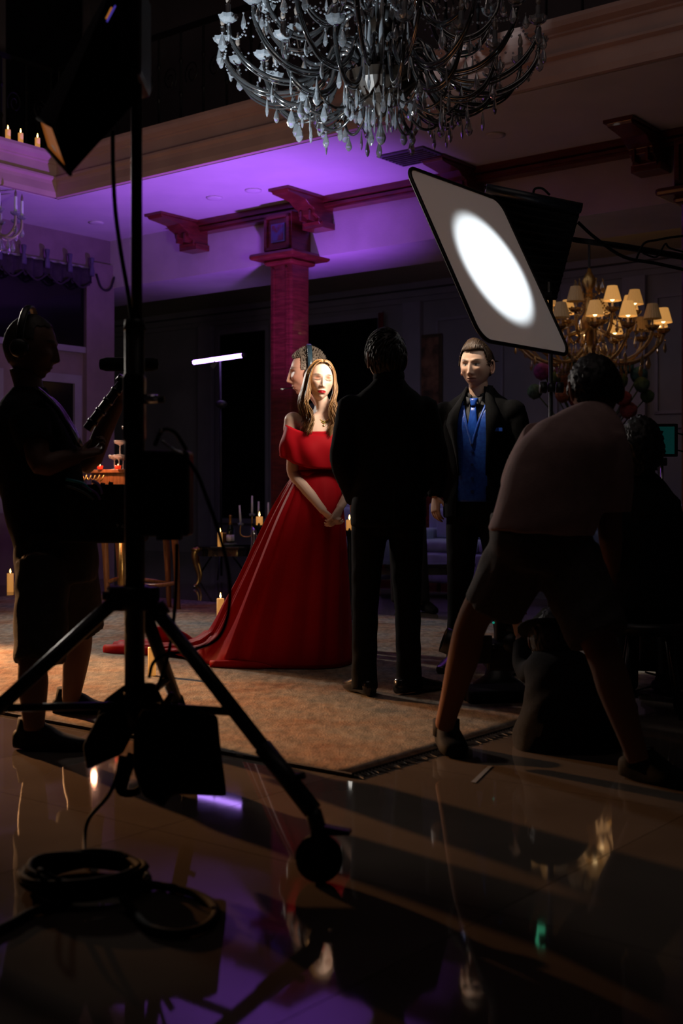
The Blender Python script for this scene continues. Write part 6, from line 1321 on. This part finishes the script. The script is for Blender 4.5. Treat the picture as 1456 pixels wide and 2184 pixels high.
# ---- tall console table with the champagne tower
KD = 10.7; kx = lambda px: P(px, 0, KD).x; kt = P(0, 1002, KD).z
kt_ = empty('console_table', Vector((kx(285), KD, 0)), 'tall wooden console table carrying the champagne tower at the left', 'table')
M_wood2 = mat('honey_wood', (.30, .12, .04), .35, col2=(.20, .075, .025), scale=8, stretch=(8, 1, 1), coat=.3)
mb = MB(); n = 30; poly = [(kx(178)+.0, KD+.25)]+[(kx(178)+(kx(394)-kx(178))*(.5-.5*math.cos(math.pi*i/n)), KD+.1-.34*math.sin(math.pi*i/n)) for i in range(n+1)]+[(kx(394), KD+.25)]
mb.prism(poly, .03, Matrix.Translation(Vector((0, 0, kt-.03)))); mb.build('top', M_wood2, kt_, bevel=.005)
mb = MB(); cxm = (kx(178)+kx(394))/2; mb.prism([(cxm+(x-cxm)*.88, KD+.05+(y-KD-.05)*.88) for x, y in poly], .13, Matrix.Translation(Vector((0, 0, kt-.16)))); mb.build('apron', M_wood2, kt_)
for (px, dd, m_) in ((226, .0, M_wood2), (376, .0, M_wood2), (246, .2, M_wood2), (350, .2, M_wood2)):
    mb = MB(); mb.tube([(kx(px), KD+dd, kt-.14), (kx(px)-.02, KD+dd, .8), (kx(px)+.0, KD+dd, .4), (kx(px)+.015, KD+dd, .03), (kx(px)+.03, KD+dd, 0)], [.035, .034, .028, .022, .026], 10, 4); mb.build('leg', M_wood2, kt_, True)
for pts in ([(226, .0, .24), (260, -.02, .28), (300, .05, .22), (340, -.02, .22), (376, 0, .24)], [(246, .2, .22), (300, .08, .26), (350, .2, .22)]): MB().tube([(kx(a), KD+b, c) for a, b, c in pts], .018, 8, 5).build('stretcher', M_wood2, kt_, True)
MB().tube([(kx(265), KD-.12, 0), (kx(265), KD-.12, .62)], [.030, .026], 10).build('gilt_post', M_gold, kt_, True)
for k in range(5): MB().tube([(kx(190+k*9), KD-.27, kt-.06-.01*k), (kx(194+k*9), KD-.28, kt-.09), (kx(199+k*9), KD-.27, kt-.05)], .006, 6, 4).build('gilt_carving', M_gold, kt_, True)
M_coupe = mat('coupe_glass', (.9, .82, .78), .06, trans=.75, spec=.8, col2=(.95, .86, .8), scale=10); M_champ = mat('champagne', (.85, .45, .22), .1, trans=.35, col2=(.9, .5, .25), scale=12, emit=(1, .42, .18), estr=.04)  # champagne given a faint glow standing in for candlelight
cp = MB().lathe([(.001, 0), (.032, .001), (.030, .005), (.006, .010), (.0045, .075), (.012, .085), (.047, .098), (.055, .125), (.0535, .125), (.045, .101), (.001, .090)], 18).mesh('coupe'); cp.materials.append(M_coupe); cp.polygons.foreach_set('use_smooth', [True]*len(cp.polygons))
cw = MB().lathe([(.001, .092), (.044, .102), (.051, .119), (.001, .119)], 16).mesh('champagne'); cw.materials.append(M_champ)
tw = Vector((kx(273), KD-.02, kt+.001)); lvl = [[(-.115, 0), (0, 0), (.115, 0), (-.0575, -.1), (.0575, -.1), (-.0575, .1), (.0575, .1)], [(-.06, -.035), (.06, -.035), (0, .07)], [(0, 0)]]
nm_ = ['bottom', 'middle', 'top']
for k, L_ in enumerate(lvl):
    for x, y in L_:
        p = tw+Vector((x, y, k*.127)); e = empty('champagne_glass', p, ('coupe glass in the bottom ring of the champagne tower', 'coupe glass in the middle ring of the champagne tower', 'coupe glass crowning the champagne tower')[k], 'glass', 'champagne tower '+nm_[k])
        for me, nm in ((cp, 'coupe'), (cw, 'champagne')): o = bpy.data.objects.new(nm, me); C.objects.link(o); o.parent = e
M_redglass = mat('red_votive_glass', (.65, .02, .01), .15, emit=(1, .05, .01), estr=.55, col2=(.5, .012, .01), scale=20)
for px, py, dd, lab in ((222, 1002, -.18, 'red glass votive candle at the left of the champagne tower'), (263, 1002, -.26, 'red glass votive candle in front of the champagne tower')):
    p = Vector((kx(px), KD+dd, kt+.001)); e = empty('votive', p, lab, 'votive', 'red votive candles'); MB().lathe([(.001, 0), (.024, 0), (.028, .032), (.025, .032), (.021, .006), (.001, .006)], 14, p).build('glass', M_redglass, e, True); MB().lathe([(.001, 0), (.006, .01), (.001, .03)], 8, p+Z*.015).build('flame', M_flame, e, True)
lamp('votive_glow', 'POINT', tw+Vector((-.22, -.36, .14)), None, 8, (1, .42, .24), shadow_soft_size=.02)
# ---- framed painting on the back wall
def on_back(px, py, off=.05):
    r = (px-CX)/F; # solve COL+U u+V(VB-off) on the ray
    bx, by = COL.x+V.x*(VB-off), COL.y+V.y*(VB-off); u = (r*by-bx)/(U.x-r*U.y); p = Q(u, VB-off); return u, CZ-(py-HY)/F*p.y
u0, z1 = on_back(884, 716); u1, z0 = on_back(941, 884)
pa = empty('painting', Q((u0+u1)/2, VB-.05, z0), 'tall dark floral painting on the back wall between the two suited men', 'painting')
MB().rbox(u0, u1, VB-.05, VB-.012, z0, z1).build('frame', mat('dark_gilt_frame', (.10, .06, .03), .5, col2=(.07, .04, .02), scale=20), pa, bevel=.01)
MB().rbox(u0+.05, u1-.05, VB-.056, VB-.05, z0+.05, z1-.05).build('canvas', mat('floral_canvas', (.06, .035, .025), .6, col2=(.36, .17, .10), scale=4.5, detail=8), pa)
# ---- flower arrangement under the amber chandelier
fa = empty('flower_arrangement', Vector((P(1262, 0, 14.2).x, 14.3, 0)), 'big colourful ball-flower arrangement below the amber chandelier', 'flowers'); fx, fy = P(1262, 0, 14.3).x, 14.3
MB().lathe([(.001, 0), (.22, 0), (.2, .05), (.08, .12), (.06, .7), (.1, .95), (.18, 1.1), (.2, 1.3), (.15, 1.35), (.001, 1.35)], 18, (fx, fy, 0)).build('urn', M_iron, fa, True)
cols = [(.30, .04, .16), (.38, .12, .03), (.05, .16, .20), (.10, .16, .05), (.32, .06, .05), (.16, .05, .22), (.12, .20, .10)]
fm_ = [mat('bloom_%d' % i, c, .8, col2=tuple(x*.45 for x in c), scale=22, bump=.8, bscale=30) for i, c in enumerate(cols)]; rn = random.Random(21)
def bloom(c, r, m):
    n, f = ico(3); k = 1+.10*np.sin(n[:, 0]*17)*np.sin(n[:, 1]*19)*np.sin(n[:, 2]*18); MB().add(n*(k*r)[:, None]+np.array(c), f).build('bloom', m, fa, True)
for (px, py, ci, r) in ((1156, 792, 0, .10), (1195, 790, 0, .085), (1240, 766, 1, .11), (1205, 812, 1, .09), (1180, 808, 3, .08), (1335, 782, 2, .09), (1362, 800, 2, .10), (1368, 820, 6, .09), (1320, 812, 3, .10), (1330, 850, 4, .09), (1200, 842, 1, .09), (1340, 875, 4, .10), (1300, 775, 6, .09), (1220, 775, 3, .09), (1275, 790, 5, .1), (1260, 830, 3, .12), (1300, 830, 0, .1), (1230, 850, 4, .1), (1140, 835, 6, .09), (1380, 845, 3, .08)):
    p = P(px, py, 14.3+rn.uniform(-.25, .2)); bloom(p, r, fm_[ci]); MB().tube([Vector((fx, fy, 1.3)), (p+Vector((fx, fy, 1.3)))/2+Z*.05, p], .008, 5, 3).build('stem', fm_[3], fa, True)
for k in range(24):
    a = rn.uniform(0, 6.28); l = rn.uniform(.3, .6); b_ = Vector((fx, fy, 1.33)); d_ = Vector((math.cos(a), math.sin(a)*.5, rn.uniform(-.2, 1.2))).normalized(); MB().tube([b_, b_+d_*l*.6, b_+d_*l-Z*.06], [(.004, .004), (.03, .003), (.002, .002)], 6, 4).build('leaf', fm_[3], fa, True)
# ---- easel-like dark wooden piece left of the column
fp_ = empty('side_cabinet', Q(-.75, 3.6, 0), 'dark wooden cabinet with a post against the rear wall left of the column', 'cabinet')
MB().rbox(-1.6, .1, 3.5, 3.9, 0, 1.18).build('body', M_wood, fp_, bevel=.01); MB().rbox(-1.68, .18, 3.45, 3.92, 1.18, 1.24).build('top', M_wood, fp_, bevel=.01); MB().rbox(-1.15, -1.08, 3.6, 3.67, 1.24, 1.9).build('post', M_wood2, fp_)
for a in (-1.5, -.7): MB().rbox(a, a+.7, 3.485, 3.5, .12, 1.08).build('door', M_wood, fp_, bevel=.005)
# ---- strip of tape on the tiles
tg = MB(); q = [FP(1004, 1668, .0015), FP(1014, 1670, .0015), FP(1050, 1634, .0015), FP(1040, 1634, .0015)]; tg.add(q+[p+Z*.001 for p in q], [(3, 2, 1, 0), (4, 5, 6, 7), (0, 1, 5, 4), (1, 2, 6, 5), (2, 3, 7, 6), (3, 0, 4, 7)])
tag(tg.build('tape_mark', mat('pale_tape', (.22, .25, .30), .4, col2=(.18, .21, .25), scale=20), base=q[0]), 'short strip of pale tape stuck on the tiles near the rug corner', 'tape')
